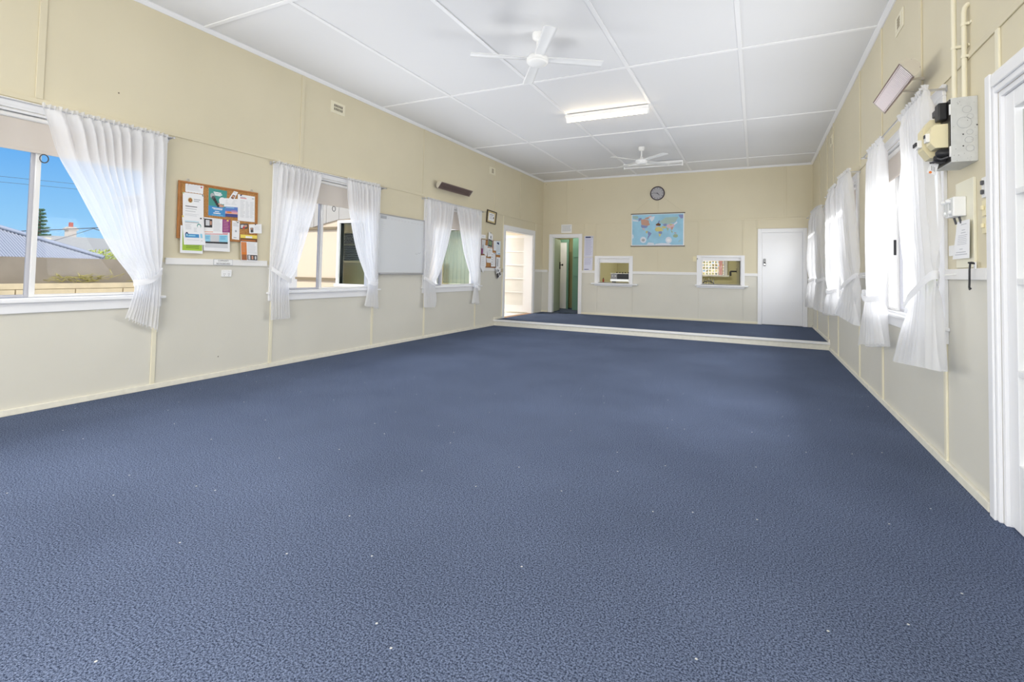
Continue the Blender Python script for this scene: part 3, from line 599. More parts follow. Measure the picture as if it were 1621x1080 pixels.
# ------------------------------------------------------------------ radiant strip heaters
heatm = mat('heater bronze', (.30, .22, .19), .35, .6); reflm = mat('heater reflector', (.20, .13, .14), .3, .6); hcase = mat('heater case', (.62, .57, .48), .45, .2); hdark = mat('heater inner', (.10, .065, .06), .4, .3); wire = mat('grille wire', (.85, .76, .77), .35, .2)
def heater(side, u0, u1, zc, w, tilt, label, ribs, wire):
    e = thing('radiant_heater', PT(side, (u0 + u1) / 2, zc, 0), label, 'heater', 'wall strip heaters')
    ct, stt = math.cos(tilt), math.sin(tilt)
    def f(p, q, t): return PT(side, t, zc + q * ct - p * stt, w + p * ct + q * stt)   # p out of the face, q up the face
    b = MB(); b.prism([(0, -.062), (.004, -.066), (.02, -.068), (.02, -.060), (-.035, -.035), (-.04, 0), (-.035, .035), (.02, .060), (.02, .068), (.004, .066), (0, .062), (-.042, .040), (-.048, 0), (-.042, -.04)], f, u0, u1, heatm); b.build('hood', e)
    b = MB(); b.prism([(.012, -.058), (-.03, -.034), (-.034, 0), (-.03, .034), (.012, .058), (-.031, .036), (-.036, 0), (-.031, -.036)], f, u0 + .012, u1 - .012, reflm); b.build('reflector', e)
    for u in (u0, u1):
        b = MB(); b.prism([(.022, -.07), (.022, .07), (-.02, .06), (-.052, .02), (-.052, -.02), (-.02, -.06)], f, u - .006, u + .006, hcase); b.build('end_cap', e, .001)
    for q in (-.02, .022):
        b = MB(); b.tube([f(-.005, q, u0 + .01), f(-.005, q, u1 - .01)], .009, hdark, 10); b.build('element', e)
    b = MB()
    for i in range(ribs):
        u = lerp(u0 + .03, u1 - .03, i / (ribs - 1)); b.tube([f(.019, -.058, u), f(.019, .058, u)], .0045, wire, 6)
    for q in (-.05, .05): b.tube([f(.018, q, u0 + .01), f(.018, q, u1 - .01)], .004, heatm, 6)
    b.build('grille', e)
    for u in (lerp(u0, u1, .38), lerp(u0, u1, .68)):
        b = MB(); b.hexa([PT(side, u - .008, zc + .01, 0), PT(side, u + .008, zc + .01, 0), f(-.045, -.008, u + .008), f(-.045, -.008, u - .008), PT(side, u - .008, zc + .03, 0), PT(side, u + .008, zc + .03, 0), f(-.045, .008, u + .008), f(-.045, .008, u - .008)], hcase); b.build('bracket', e)
heater('L', 7.36, 8.46, 2.74, .12, math.radians(38), 'bronze strip heater above the curtained window beside whiteboard', 34, heatm)
heater('R', 4.22, 5.10, 2.66, .16, math.radians(38), 'pinkish strip heater high on wall above the switch box window', 36, wire)
# ------------------------------------------------------------------ notice boards
def board(side, q, w, label, name, fm, fw):
    e = thing(name, PT(side, *qp(q, .5, 1), w), label, 'notice board')
    b = MB(); plate(b, side, [qp(q, .01, .01), qp(q, .99, .01), qp(q, .99, .99), qp(q, .01, .99)], w, .012, cork); b.build('cork_panel', e)
    b = MB(); a, h = fw, fw * 1.45
    for r in (((0, 0), (1, 0), (1, h), (0, h)), ((0, 1 - h), (1, 1 - h), (1, 1), (0, 1)), ((0, h), (a, h), (a, 1 - h), (0, 1 - h)), ((1 - a, h), (1, h), (1, 1 - h), (1 - a, 1 - h))):
        plate(b, side, [qp(q, *p) for p in r], w, .02, fm)
    b.build('frame', e, .003)
    return e
def sheet(name, side, q, w, label, cat, prints=(), m=paper, group=None, circles=(), edge=None):
    """a sheet of paper on a board; prints: (a0, b0, a1, b1, material) in sheet fractions from the top left corner"""
    b = MB(); plate(b, side, q, w, .0012, m)
    z = w + .0014
    for p in prints:
        a0, b0, a1, b1, pm = p; plate(b, side, [qp(q, a0, b0), qp(q, a1, b0), qp(q, a1, b1), qp(q, a0, b1)], z, .0004, pm); z += .00006
    for (ca, cb, ra, rb, pm) in circles:
        pts = [qp(q, ca + ra * math.cos(t * PI / 10), cb + rb * math.sin(t * PI / 10)) for t in range(20)]
        b.face([PT(side, *p, z + .0005) for p in pts], pm); z += .0002
    o = b.build(name); tag(o, label, cat, group); return o
def lines(a0, a1, b0, b1, n, m, fr=.45, rag=.25, seed=1):
    r = random.Random(seed); h = (b1 - b0) / n
    return [(a0, b0 + i * h, a1 - rag * (a1 - a0) * r.random(), b0 + i * h + h * fr, m) for i in range(n)]
def pin(side, u, v, w, m):
    b = MB(); c = PT(side, u, v, w); s = 1 if side == 'L' else -1
    b.lathe([(.006, 0), (.006, s * .004), (.003, s * .005), (.004, s * .011), (0, s * .012)], m, c, 8, 'x'); return b
Q = {
'board': [(2.968, 2.053), (3.85, 2.057), (3.862, 1.472), (2.972, 1.469)],
'scallop': [(3.032, 2.025), (3.217, 2.029), (3.214, 1.951), (3.035, 1.949)],
'lodge': [(3.004, 1.937), (3.214, 1.94), (3.225, 1.685), (3.014, 1.687)],
'blue': [(3.003, 1.7), (3.216, 1.703), (3.255, 1.414), (3.035, 1.407)],
'green': [(2.998, 1.60), (3.228, 1.60), (3.231, 1.323), (3.004, 1.323)],
'mic': [(3.272, 2.025), (3.475, 2.02), (3.468, 1.733), (3.279, 1.733)],
'tilt': [(3.551, 2.032), (3.6, 2.026), (3.523, 1.878), (3.472, 1.901)],
'letter': [(3.451, 1.94), (3.606, 1.951), (3.607, 1.854), (3.445, 1.846)],
'sunset': [(3.461, 1.848), (3.604, 1.856), (3.606, 1.744), (3.462, 1.739)],
'list': [(3.601, 2.006), (3.812, 2.007), (3.821, 1.711), (3.613, 1.71)],
'news': [(3.228, 1.708), (3.524, 1.706), (3.527, 1.555), (3.235, 1.536)],
'cal': [(3.235, 1.55), (3.517, 1.567), (3.529, 1.355), (3.24, 1.357)],
'narrow': [(3.548, 1.703), (3.636, 1.704), (3.64, 1.494), (3.553, 1.499)],
'photo': [(3.64, 1.676), (3.737, 1.688), (3.735, 1.631), (3.645, 1.617)],
'card': [(3.743, 1.679), (3.904, 1.697), (3.911, 1.589), (3.754, 1.577)],
'orange': [(3.642, 1.557), (3.849, 1.559), (3.869, 1.259), (3.667, 1.262)]}
W = .008
nb = board('L', Q['board'], W, 'oak framed cork notice board between the two nearest windows', 'notice_board', oak, .022)
for u in (3.06, 3.775):
    b = MB(); b.tube([PT('L', u + .014 * math.cos(t * PI / 6), 2.068 + .014 * math.sin(t * PI / 6), .016) for t in range(13)], .003, alu, 6, False); b.build('hanging_ring', nb)
W = .022
NBG = None
sheet('flyer', 'L', Q['green'], W + .007, 'lime green flyer poking out at the bottom of notice board', 'flyer', [(.0, .0, .06, 1, paper), (.09, .0, .97, .9, green)] + lines(.25, .9, .5, .85, 6, mat('dark green ink', (.16, .28, .03), .6)))
sheet('note', 'L', Q['scallop'], W, 'scalloped white note at top corner of notice board', 'note', lines(.08, .9, .15, .85, 5, inkl, .3), circles=[(.88, .18, .05, .10, red), (.15, .03, .04, .08, pinkp)] + [((i + .5) / 6, 1.0, .085, .07, paper) for i in range(6)] + [((i + .5) / 6, 0.0, .085, .07, paper) for i in range(6)])
sheet('poster', 'L', Q['lodge'], W + .010, 'white poster with round brown and gold emblem', 'poster',
      lines(.52, .86, .22, .36, 2, inkg, .5, .3) + [(.12, .53, .68, .56, ink)] + [(.12, .63, .66, .65, inkg), (.12, .73, .60, .75, inkg)] + lines(.1, .8, .84, .95, 3, inkl, .35),
      circles=[(.35, .29, .11, .105, mat('gold ink', (.5, .36, .13), .5)), (.35, .29, .075, .07, brown), (.35, .29, .035, .033, orange), (.03, .03, .03, .02, green), (.96, .05, .03, .02, ink)])
sheet('poster', 'L', Q['blue'], W + .014, 'white poster with blue banner hanging below the emblem poster', 'poster',
      [(.12, .17, .78, .19, sky), (.12, .21, .78, .225, ink)] + lines(.12, .42, .28, .48, 6, inkl, .4) + lines(.50, .66, .40, .56, 4, inkl, .4) + [(.08, .62, .72, .745, blue), (.78, .60, .88, .75, sky), (.18, .66, .55, .70, sky)] + [(.15, .82, .72, .835, inkl), (.80, .84, .86, .86, inkg)],
      circles=[(.76, .32, .10, .075, teal), (.76, .34, .07, .06, paper), (.16, .64, .07, .08, navy), (.16, .66, .045, .05, sky), (.03, .03, .04, .03, yellow), (.88, .05, .05, .025, ink)])
sheet('poster', 'L', Q['mic'], W, 'teal poster with microphone and white speech bubble', 'poster',
      [(0, 0, 1, .64, teal), (0, .64, 1, 1, blue), (.26, .11, .68, .15, paper), (.30, .165, .74, .205, paper), (.34, .215, .66, .245, paper)]
      + [(.2, .70, .8, .725, paper), (.28, .74, .78, .76, paper), (.36, .82, .62, .845, paper), (.28, .88, .70, .915, paper), (.2, .96, .85, .975, sky)],
      circles=[(.77, .40, .20, .13, paper), (.64, .50, .04, .05, paper), (.68, .60, .20, .055, skin), (.56, .56, .10, .05, skin), (.20, .27, .12, .10, inkg), (.26, .345, .11, .075, darkgrey), (.33, .41, .085, .06, black), (.40, .48, .08, .06, black), (.46, .55, .075, .055, black), (.53, .615, .07, .05, black)])
sheet('letter', 'L', Q['letter'], W + .001, 'white letter behind the sunset card', 'letter', lines(.1, .95, .2, .8, 4, inkl, .3))
sheet('postcard', 'L', Q['sunset'], W + .004, 'blue and pink sunset postcard below the speech bubble', 'postcard',
      [(0, 0, 1, .45, mat('dusk blue ink', (.12, .22, .55), .6)), (0, .45, 1, .62, pinkp), (0, .6, 1, .72, mat('salmon ink', (.75, .42, .32), .6)), (0, .7, 1, 1, mat('indigo ink', (.06, .07, .24), .6)), (.05, .05, .7, .12, sky)], circles=[(.3, .55, .22, .08, orange), (.7, .38, .25, .08, mat('mauve ink', (.38, .22, .48), .6))])
sheet('brochure', 'L', Q['tilt'], W + .006, 'slanting folded brochure above the sunset card', 'brochure', [(.25, .30, .85, .60, brown), (.35, .36, .75, .5, skin), (.1, .1, .7, .13, inkg)])
sheet('price_list', 'L', Q['list'], W, 'large white printed list in three columns on notice board', 'notice',
      [(.14, .08, .45, .10, inkg), (.14, .115, .5, .14, red), (.82, .08, .96, .11, inkg)] + lines(.14, .42, .22, .88, 13, inkl, .35, .4) + lines(.46, .68, .24, .88, 13, inkl, .35, .4, 2) + lines(.72, .95, .24, .88, 13, inkl, .35, .4, 3), circles=[(.16, .03, .05, .02, navy)])
sheet('newsletter', 'L', Q['news'], W, 'newsletter with plum side panel and black photo', 'newsletter',
      [(.03, .08, .32, .62, ink), (.08, .15, .22, .5, inkl), (.24, .2, .30, .45, skin)] + lines(.36, .66, .05, .9, 9, inkl, .35) + [(.70, 0, 1, 1, purple)] + lines(.74, .96, .1, .9, 7, pinkp, .25) + [(.03, .88, .35, .92, orange)], circles=[(.9, .06, .04, .05, yellow)])
sheet('calendar', 'L', Q['cal'], W + .008, 'pale blue tabled calendar sheet under the newsletter', 'calendar',
      [(.04, .08, .92, .11, red), (.04, .14, .24, .50, sky), (.24, .14, .58, .50, inkl), (.58, .14, .92, .50, sky), (.04, .50, .92, .60, ink), (.04, .62, .92, .82, inkl), (.72, .02, .94, .07, pinkp)] + lines(.06, .22, .22, .38, 3, blue, .3) + lines(.62, .88, .2, .4, 3, blue, .3))
sheet('leaflet', 'L', Q['narrow'], W, 'narrow white leaflet at the bottom of notice board', 'leaflet', lines(.12, .9, .10, .32, 4, inkg, .3) + [(.2, .88, .6, .92, inkg)], circles=[(.5, .55, .14, .06, inkg), (.55, .04, .08, .02, ink)])
sheet('snapshot', 'L', Q['photo'], W, 'small dark snapshot above the orange flyer', 'photo', [(0, 0, 1, 1, darkgrey), (.1, .2, .45, .8, inkl), (.5, .25, .9, .7, skin), (.35, .55, .6, .95, red)])
sheet('card', 'L', Q['card'], W + .010, 'white card overhanging the side of notice board frame', 'card', [(.10, .38, .32, .9, darkgrey), (.14, .42, .26, .58, skin)] + lines(.42, .9, .25, .7, 4, inkl, .3), circles=[(.5, .05, .05, .05, ink)])
sheet('flyer', 'L', Q['orange'], W + .012, 'orange and yellow flyer hanging below notice board frame', 'flyer',
      [(0, 0, 1, .13, yellow), (.3, .05, .7, .12, paper), (0, .13, 1, .26, brown), (.05, .2, .9, .23, orange), (.02, .28, .34, .76, orange), (.02, .76, .34, .97, mat('rust ink', (.35, .12, .04), .6)), (.37, .76, .98, .96, ink), (.42, .78, .55, .94, inkl), (.62, .79, .74, .93, skin), (.82, .80, .92, .93, inkl)] + lines(.4, .96, .30, .73, 10, inkl, .35) + lines(.06, .3, .32, .7, 7, skin, .3))
for u, v, m in ((3.01, 1.93, green), (3.20, 1.935, ink), (3.225, 1.695, ink), (3.61, 1.69, ink), (3.83, 1.69, darkgrey), (3.64, 2.0, navy)): pin('L', u, v, W + .004, m).build('push_pin', nb)
# small sign on the chair rail
def text(name, body, side, u0, u1, v, h, w, m, parent):
    cu = bpy.data.curves.new(name, 'FONT'); cu.body = body; cu.size = 1; cu.align_x = 'CENTER'; cu.align_y = 'CENTER'; cu.extrude = .004; cu.offset = .0
    o = bpy.data.objects.new('tmp', cu); C.objects.link(o); bpy.context.view_layer.update()
    dg = bpy.context.evaluated_depsgraph_get(); me = bpy.data.meshes.new_from_object(o.evaluated_get(dg)); C.objects.unlink(o); bpy.data.objects.remove(o)
    xs = [p.co.x for p in me.vertices]; ys = [p.co.y for p in me.vertices]
    sx = (u1 - u0) / (max(xs) - min(xs)); sy = h / (max(ys) - min(ys)); mx, my = (max(xs) + min(xs)) / 2, (max(ys) + min(ys)) / 2
    fl = -1 if side == 'R' else 1
    for p in me.vertices:
        p.co = PT(side, (u0 + u1) / 2 + fl * (p.co.x - mx) * sx, v + (p.co.y - my) * sy, w + max(0, p.co.z) * .1)
    me.materials.clear(); me.materials.append(m); o = bpy.data.objects.new(name, me); C.objects.link(o)
    if parent: o.parent = parent; o.matrix_parent_inverse = Matrix.Translation(-parent.location)
    return o
s = thing('sign', PT('L', 3.465, 1.24, .02), 'small white COMMUNITY NOTICEBOARD sign on the chair rail', 'sign')
b = MB(); wbox(b, 'L', 3.357, 3.572, 1.207, 1.272, .02, .023, inkg); wbox(b, 'L', 3.361, 3.568, 1.211, 1.268, .023, .0242, wplast); b.build('sign_plate', s)
text('lettering', 'COMMUNITY', 'L', 3.405, 3.525, 1.255, .017, .0245, ink, s); text('lettering', 'NOTICEBOARD', 'L', 3.388, 3.542, 1.224, .017, .0245, ink, s)
s = thing('power_outlet', PT('L', 3.515, 1.118, 0), 'white double power outlet below the COMMUNITY NOTICEBOARD sign', 'power outlet')
b = MB(); wbox(b, 'L', 3.458, 3.574, 1.08, 1.157, 0, .012, wplast); b.build('wall_plate', s, .004)
for u in (3.49, 3.542):
    b = MB(); wbox(b, 'L', u - .008, u + .008, 1.137, 1.148, .012, .017, wplast); b.build('switch', s, .002)
    b = MB()
    for du, dv in ((-.008, .012), (.008, .012), (0, -.006)): wbox(b, 'L', u + du - .0016, u + du + .0016, 1.10 + dv - .005, 1.10 + dv + .005, .012, .0126, ink)
    b.build('socket_slots', s)
# whiteboard
wb = thing('whiteboard', PT('L', 6.53, 1.13, 0), 'large whiteboard hanging between two curtained windows', 'whiteboard')
qw = [(5.90, 2.063), (7.09, 2.063), (7.09, 1.13), (5.90, 1.13)]
b = MB(); wbox(b, 'L', 5.91, 7.08, 1.14, 2.053, .012, .022, mat('whiteboard enamel', (.70, .72, .74), .18)); b.build('writing_surface', wb)
b = MB()
for (p, q_, r, s_) in ((5.90, 7.09, 2.045, 2.063), (5.90, 7.09, 1.13, 1.148), (5.90, 5.918, 1.148, 2.045), (7.072, 7.09, 1.148, 2.045)): wbox(b, 'L', p, q_, r, s_, .008, .030, alu)
b.build('frame', wb, .002)
b = MB(); wbox(b, 'L', 5.95, 7.05, 1.118, 1.13, .02, .06, alu); b.build('pen_tray', wb, .002)
b = MB(); wbox(b, 'L', 5.96, 6.10, 1.985, 2.03, .022, .0226, inkg)
r = random.Random(3)
for i in range(11): wbox(b, 'L', 6.12 + i * .085, 6.12 + i * .085 + .07 * (.5 + .5 * r.random()), 1.99 - .002 * i, 2.0 - .002 * i + .012, .022, .0226, inkl)
for i in range(5): wbox(b, 'L', 5.97, 5.97 + .05 + .06 * r.random(), 1.93 - i * .035, 1.938 - i * .035, .022, .0226, inkl)
b.tube([PT('L', 6.84 + .02 * i, 1.46 + .012 * math.sin(i * 1.7) + .008 * i * .5, .0226) for i in range(9)], .0016, inkg, 4); b.build('marker_writing', wb)
b = MB(); wbox(b, 'L', 5.905, 5.915, 1.20, 1.24, .03, .036, ink); b.build('side_clip', wb)
# framed certificate
pf = thing('picture_frame', PT('L', 9.55, 2.24, 0), 'small black framed certificate above the cluttered pin board', 'picture frame')
fq = [(9.335, 2.535), (9.765, 2.515), (9.715, 2.235), (9.30, 2.255)]
b = MB()
for rr in (((0, 0), (1, 0), (1, .07), (0, .07)), ((0, .93), (1, .93), (1, 1), (0, 1)), ((0, .07), (.06, .07), (.06, .93), (0, .93)), ((.94, .07), (1, .07), (1, .93), (.94, .93))): plate(b, 'L', [qp(fq, *p) for p in rr], .012, .022, mat('dark frame', (.045, .03, .02), .35))
b.build('frame', pf, .003)
b = MB(); plate(b, 'L', [qp(fq, .05, .06), qp(fq, .95, .06), qp(fq, .95, .94), qp(fq, .05, .94)], .012, .008, mat('mount gold', (.66, .55, .30), .6)); b.build('mount', pf)
b = MB(); plate(b, 'L', [qp(fq, .2, .2), qp(fq, .8, .2), qp(fq, .8, .8), qp(fq, .2, .8)], .0205, .001, paper)
for (p, q_, r, s_, m) in [(.3, .3, .7, .33, ink)] + lines(.3, .65, .4, .7, 4, inkg, .3): plate(b, 'L', [qp(fq, p, q_), qp(fq, r, q_), qp(fq, r, s_), qp(fq, p, s_)], .0217, .0004, m)
plate(b, 'L', [qp(fq, .68, .45), qp(fq, .76, .45), qp(fq, .76, .6), qp(fq, .68, .6)], .0217, .0005, ink); b.build('certificate', pf)
# second, cluttered pin board
M = {
'board': [(9.064, 1.874), (9.955, 1.885), (9.968, 1.275), (9.078, 1.285)],
'a': [(9.054, 1.969), (9.273, 1.974), (9.27, 1.899), (9.063, 1.89)], 'b': [(9.074, 1.871), (9.288, 1.872), (9.235, 1.552), (9.079, 1.546)],
'c': [(9.226, 1.755), (9.361, 1.746), (9.337, 1.523), (9.229, 1.552)], 'd': [(9.398, 2.053), (9.584, 2.001), (9.569, 1.712), (9.355, 1.724)],
'e': [(9.346, 1.704), (9.587, 1.7), (9.577, 1.529), (9.364, 1.508)], 'f': [(9.322, 1.482), (9.537, 1.477), (9.521, 1.38), (9.343, 1.384)],
'g': [(9.521, 1.613), (9.722, 1.605), (9.729, 1.301), (9.524, 1.3)], 'h': [(9.739, 1.877), (9.959, 1.883), (9.954, 1.572), (9.753, 1.572)],
'i': [(9.625, 1.87), (9.746, 1.877), (9.749, 1.657), (9.634, 1.66)], 'j': [(9.073, 1.529), (9.292, 1.538), (9.30, 1.32), (9.18, 1.16), (9.05, 1.29)],
'k': [(9.755, 1.518), (9.965, 1.512), (9.956, 1.288), (9.758, 1.284)], 'l': [(9.712, 1.27), (9.892, 1.321), (10.02, 1.107), (9.821, 1.027)]}
pb = board('L', M['board'], .008, 'small cluttered brown pin board beside the glazed doorway', 'pin_board', mat('dark cork edge', (.30, .12, .06), .6), .02)
W2 = .03
sheet('note', 'L', M['a'], W2, 'small white card just above the cluttered pin board', 'note', lines(.25, .75, .4, .6, 2, inkg, .4))
sheet('poster', 'L', M['b'], W2, 'dark edged picture at top corner of small pin board', 'poster', [(0, 0, 1, 1, brown), (.15, .02, .95, .95, inkl), (.3, .35, .6, .9, inkg), (.15, .6, .5, .95, purple)])
sheet('pamphlet', 'L', M['c'], W2 + .003, 'cream pamphlet overlapping dark edged picture on pin board', 'pamphlet', lines(.15, .9, .1, .85, 5, inkl, .3))
sheet('brochure', 'L', M['d'], W2 + .006, 'hanging brochure with green photo above small pin board', 'brochure', [(.05, .45, .95, .97, darkgrey), (.2, .55, .8, .85, mat('grass ink', (.22, .32, .16), .6)), (.45, .18, .62, .36, ink)] + lines(.5, .9, .38, .44, 1, inkg), circles=[(.45, -.02, .07, .05, darkgrey)])
sheet('notice', 'L', M['e'], W2 + .004, 'white notice in the middle of small pin board', 'notice', lines(.12, .9, .3, .85, 4, inkl, .3), circles=[(.45, .25, .05, .05, ink)])
sheet('slip', 'L', M['f'], W2 + .002, 'small white slip near the bottom of small pin board', 'slip', lines(.1, .9, .2, .8, 3, inkl, .3))
sheet('notice', 'L', M['g'], W2 + .005, 'tall white notice with dark squares on small pin board', 'notice', [(.15, .12 + .17 * i, .32, .2 + .17 * i, inkg) for i in range(5)] + lines(.4, .9, .12, .9, 8, inkl, .3), circles=[(.7, .05, .10, .03, navy)])
sheet('leaflet', 'L', M['i'], W2 + .002, 'half hidden white leaflet beside the blue printed leaflet', 'leaflet', lines(.2, .8, .15, .8, 5, inkl, .3))
sheet('leaflet', 'L', M['h'], W2 + .004, 'pale leaflet with blue print at top of small pin board', 'leaflet', [(.2, .1, .65, .2, navy), (.4, .2, .7, .26, navy), (.5, .9, .95, .95, blue)] + lines(.15, .85, .35, .8, 5, inkl, .3), m=mat('pale blue paper', (.72, .80, .86), .7))
b = MB(); pts = M['j']; b.face([PT('L', *p, W2 + .008) for p in pts], paper); b.face([PT('L', *p, W2 + .0065) for p in pts], paper)
for i in range(5): b.face([PT('L', *p, W2 + .0065 + .0015 * k) for p, k in ((pts[i], 0), (pts[(i + 1) % 5], 0), (pts[(i + 1) % 5], 1), (pts[i], 1))], paper)
for i in range(5): plate(b, 'L', [(9.11, 1.49 - i * .04), (9.22, 1.48 - i * .04), (9.22, 1.472 - i * .04), (9.11, 1.482 - i * .04)], W2 + .0082, .0004, inkl)
tag(b.build('pamphlet'), 'pointed white pamphlet hanging off the lower corner of pin board', 'pamphlet')
sheet('leaflet', 'L', M['k'], W2 + .004, 'grey printed leaflet above the dangling newsletter', 'leaflet', [(.25, .15, .5, .9, inkg), (.4, .2, .6, .5, inkl), (0, 0, .1, 1, inkg)])
sheet('newsletter', 'L', M['l'], W2 + .008, 'dark photo newsletter dangling below small pin board', 'newsletter', [(.08, .55, .5, .95, ink), (.6, .6, .95, .9, darkgrey), (.15, .2, .6, .45, inkg), (.6, .3, .75, .5, ink), (0, .1, .08, 1, darkgrey)])
s = thing('light_switch', PT('L', 10.07, 1.22, 0), 'beige switch between small pin board and glazed doorway', 'switch')
b = MB(); wbox(b, 'L', 10.03, 10.125, 1.185, 1.265, .012, .03, mat('beige plastic', (.55, .48, .34), .5)); b.build('switch_plate', s, .004)
b = MB(); wbox(b, 'L', 10.065, 10.09, 1.21, 1.24, .03, .038, MAT['beige plastic']); b.build('rocker', s, .003)
# ------------------------------------------------------------------ back wall things
ck = thing('wall_clock', (-2.183, YB, 3.20), 'round grey faced wall clock above the world map', 'clock')
b = MB(); b.lathe([(.170, 0), (.174, -.02), (.168, -.035), (.155, -.036), (.150, -.026)], mat('clock rim', (.045, .03, .045), .35), (-2.183, YB, 3.20), 40, 'y', False); b.build('rim', ck)
b = MB(); b.lathe([(.152, -.018), (0, -.0185)], mat('clock dial', (.42, .41, .43), .4), (-2.183, YB, 3.20), 40, 'y'); b.build('dial', ck)
b = MB()
for h in range(12):
    a = h * PI / 6; r0, r1 = (.115, .138); d = Vector((math.sin(a), 0, math.cos(a))); n = Vector((math.cos(a), 0, -math.sin(a))); c0 = Vector((-2.183, YB - .0195, 3.20))
    b.face([c0 + d * r0 - n * .005, c0 + d * r1 - n * .005, c0 + d * r1 + n * .005, c0 + d * r0 + n * .005], ink)
b.build('hour_marks', ck)
for nm, a, ln, wd in (('hour_hand', math.radians(135), .075, .008), ('minute_hand', math.radians(276), .115, .006)):
    d = Vector((math.sin(a), 0, math.cos(a))); n = Vector((math.cos(a), 0, -math.sin(a))); c0 = Vector((-2.183, YB - .022, 3.20)); y = Vector((0, -.002, 0))
    b = MB(); b.hexa([c0 - d * .02 - n * wd, c0 - d * .02 + n * wd, c0 + d * ln + n * wd * .5, c0 + d * ln - n * wd * .5] + [p + y for p in (c0 - d * .02 - n * wd, c0 - d * .02 + n * wd, c0 + d * ln + n * wd * .5, c0 + d * ln - n * wd * .5)], ink); b.build(nm, ck)
mp = thing('world_map', (-2.18, YB, 1.90), 'hanging world map with blue oceans on the back wall', 'map')
mq = [(-2.81, 2.70), (-1.55, 2.70), (-1.55, 1.90), (-2.81, 1.90)]
ocean = mat('map ocean', (.32, .58, .74), .5, vary=.18, vscale=5); m1 = mat('map salmon', (.55, .32, .24), .6); m2_ = mat('map slate blue', (.24, .28, .50), .6); m3_ = mat('map sage', (.38, .52, .48), .6); m4 = mat('map yellow', (.62, .56, .22), .6); m5 = mat('map pink', (.66, .46, .48), .6); m6 = mat('map ice', (.70, .74, .82), .6); m7 = mat('map green', (.36, .46, .30), .6)
b = MB(); wbox(b, 'B', -2.81, -1.55, 1.90, 2.70, .010, .012, paper); wbox(b, 'B', -2.792, -1.572, 1.925, 2.68, .012, .0125, ocean)
def poly(pts, m, w):
    b.face([PT('B', -2.81 + (x - 250) / 1040 * 1.26, 2.70 - (y - 243 + 0.036 * (x - 250)) / 632 * .80 - 0.0, w) for x, y in pts], m)
land = [
 ([(270, 280), (370, 280), (390, 320), (330, 340), (275, 315)], m3_), ([(270, 340), (330, 350), (420, 375), (380, 385), (275, 380)], m6),
 ([(395, 320), (450, 312), (455, 365), (430, 360), (390, 385)], m2_), ([(440, 345), (520, 335), (600, 360), (605, 405), (625, 445), (570, 470), (450, 445)], m1),
 ([(510, 320), (560, 300), (610, 290), (590, 340), (540, 335)], m1), ([(590, 285), (660, 262), (645, 290), (600, 320)], m5), ([(615, 300), (720, 275), (705, 330), (660, 385), (625, 340)], m6),
 ([(445, 448), (570, 472), (590, 470), (550, 510), (465, 510), (445, 490)], m2_), ([(465, 512), (500, 515), (530, 565), (505, 555), (480, 535)], m5),
 ([(540, 575), (575, 560), (580, 600), (550, 620)], m4), ([(577, 570), (625, 590), (660, 612), (635, 655), (605, 670), (585, 625)], m2_), ([(590, 660), (625, 660), (600, 700), (580, 745), (575, 710)], m2_),
 ([(780, 400), (800, 360), (820, 355), (815, 395), (795, 420)], m2_), ([(740, 435), (790, 405), (840, 430), (830, 465), (785, 465), (745, 455)], brown), ([(730, 470), (770, 460), (765, 485), (735, 488)], m5),
 ([(820, 380), (930, 300), (1050, 290), (1180, 285), (1160, 320), (1120, 385), (1000, 420), (880, 420), (830, 410)], m3_), ([(1180, 245), (1270, 240), (1270, 310), (1230, 320), (1195, 280)], m2_),
 ([(740, 500), (800, 480), (860, 500), (890, 560), (860, 560), (850, 600), (820, 570), (760, 575), (720, 545)], m4), ([(795, 575), (850, 565), (870, 600), (850, 625), (800, 610)], m2_), ([(795, 615), (850, 620), (830, 672), (810, 670)], m4),
 ([(880, 430), (950, 415), (960, 460), (900, 470)], m2_), ([(855, 470), (950, 475), (930, 510), (880, 515)], m4), ([(950, 450), (1010, 420), (1090, 420), (1105, 470), (1060, 525), (1010, 510), (960, 490)], m5), ([(1010, 425), (1065, 425), (1050, 450), (1015, 450)], m4),
 ([(1040, 480), (1085, 480), (1070, 530), (1040, 540)], m1), ([(945, 495), (1000, 510), (975, 560)], m7), ([(1035, 535), (1075, 575), (1060, 600), (1045, 570)], m7), ([(1100, 585), (1140, 590), (1145, 605), (1105, 600)], m1),
 ([(1080, 640), (1120, 615), (1165, 625), (1175, 660), (1140, 685), (1085, 675)], m7), ([(1190, 745), (1230, 720), (1225, 735), (1185, 770)], m3_), ([(1085, 430), (1150, 370), (1160, 400), (1110, 440)], m6), ([(270, 640), (290, 650), (295, 700), (275, 740)], m6),
 ([(600, 790), (700, 800), (720, 835), (560, 838)], m6), ([(740, 815), (860, 795), (1000, 800), (1080, 840), (720, 840)], m6)]
w = .0127
for pts, m in land: poly(pts, m, w); w += .00004
for cx, cy in ((492, 745), (995, 735)):
    poly([(cx + 62 * math.cos(t * PI / 10), cy + 62 * math.sin(t * PI / 10)) for t in range(20)], m6, w)
    poly([(cx + 32 * math.cos(t * PI / 5) * (1 + .3 * math.sin(3 * t)), cy + 5 + 28 * math.sin(t * PI / 5)) for t in range(10)], inkg if cx < 600 else paper, w + .0001)
b.build('map_sheet', mp)
for z in (2.703, 1.897):
    b = MB(); b.tube([PT('B', -2.83, z, .012), PT('B', -1.53, z, .012)], .011, mat('map rail', (.14, .12, .10), .4), 8); b.build('rail', mp)
b = MB(); b.tube([PT('B', -2.79, 2.715, .010), PT('B', -2.19, 3.22, .008), PT('B', -1.57, 2.715, .010)], .002, mat('cord', (.60, .54, .40), .8), 5); b.build('hanging_cord', mp)
s = thing('sign', (-4.54, YB, 2.25), 'white printed sign above the open doorway', 'sign')
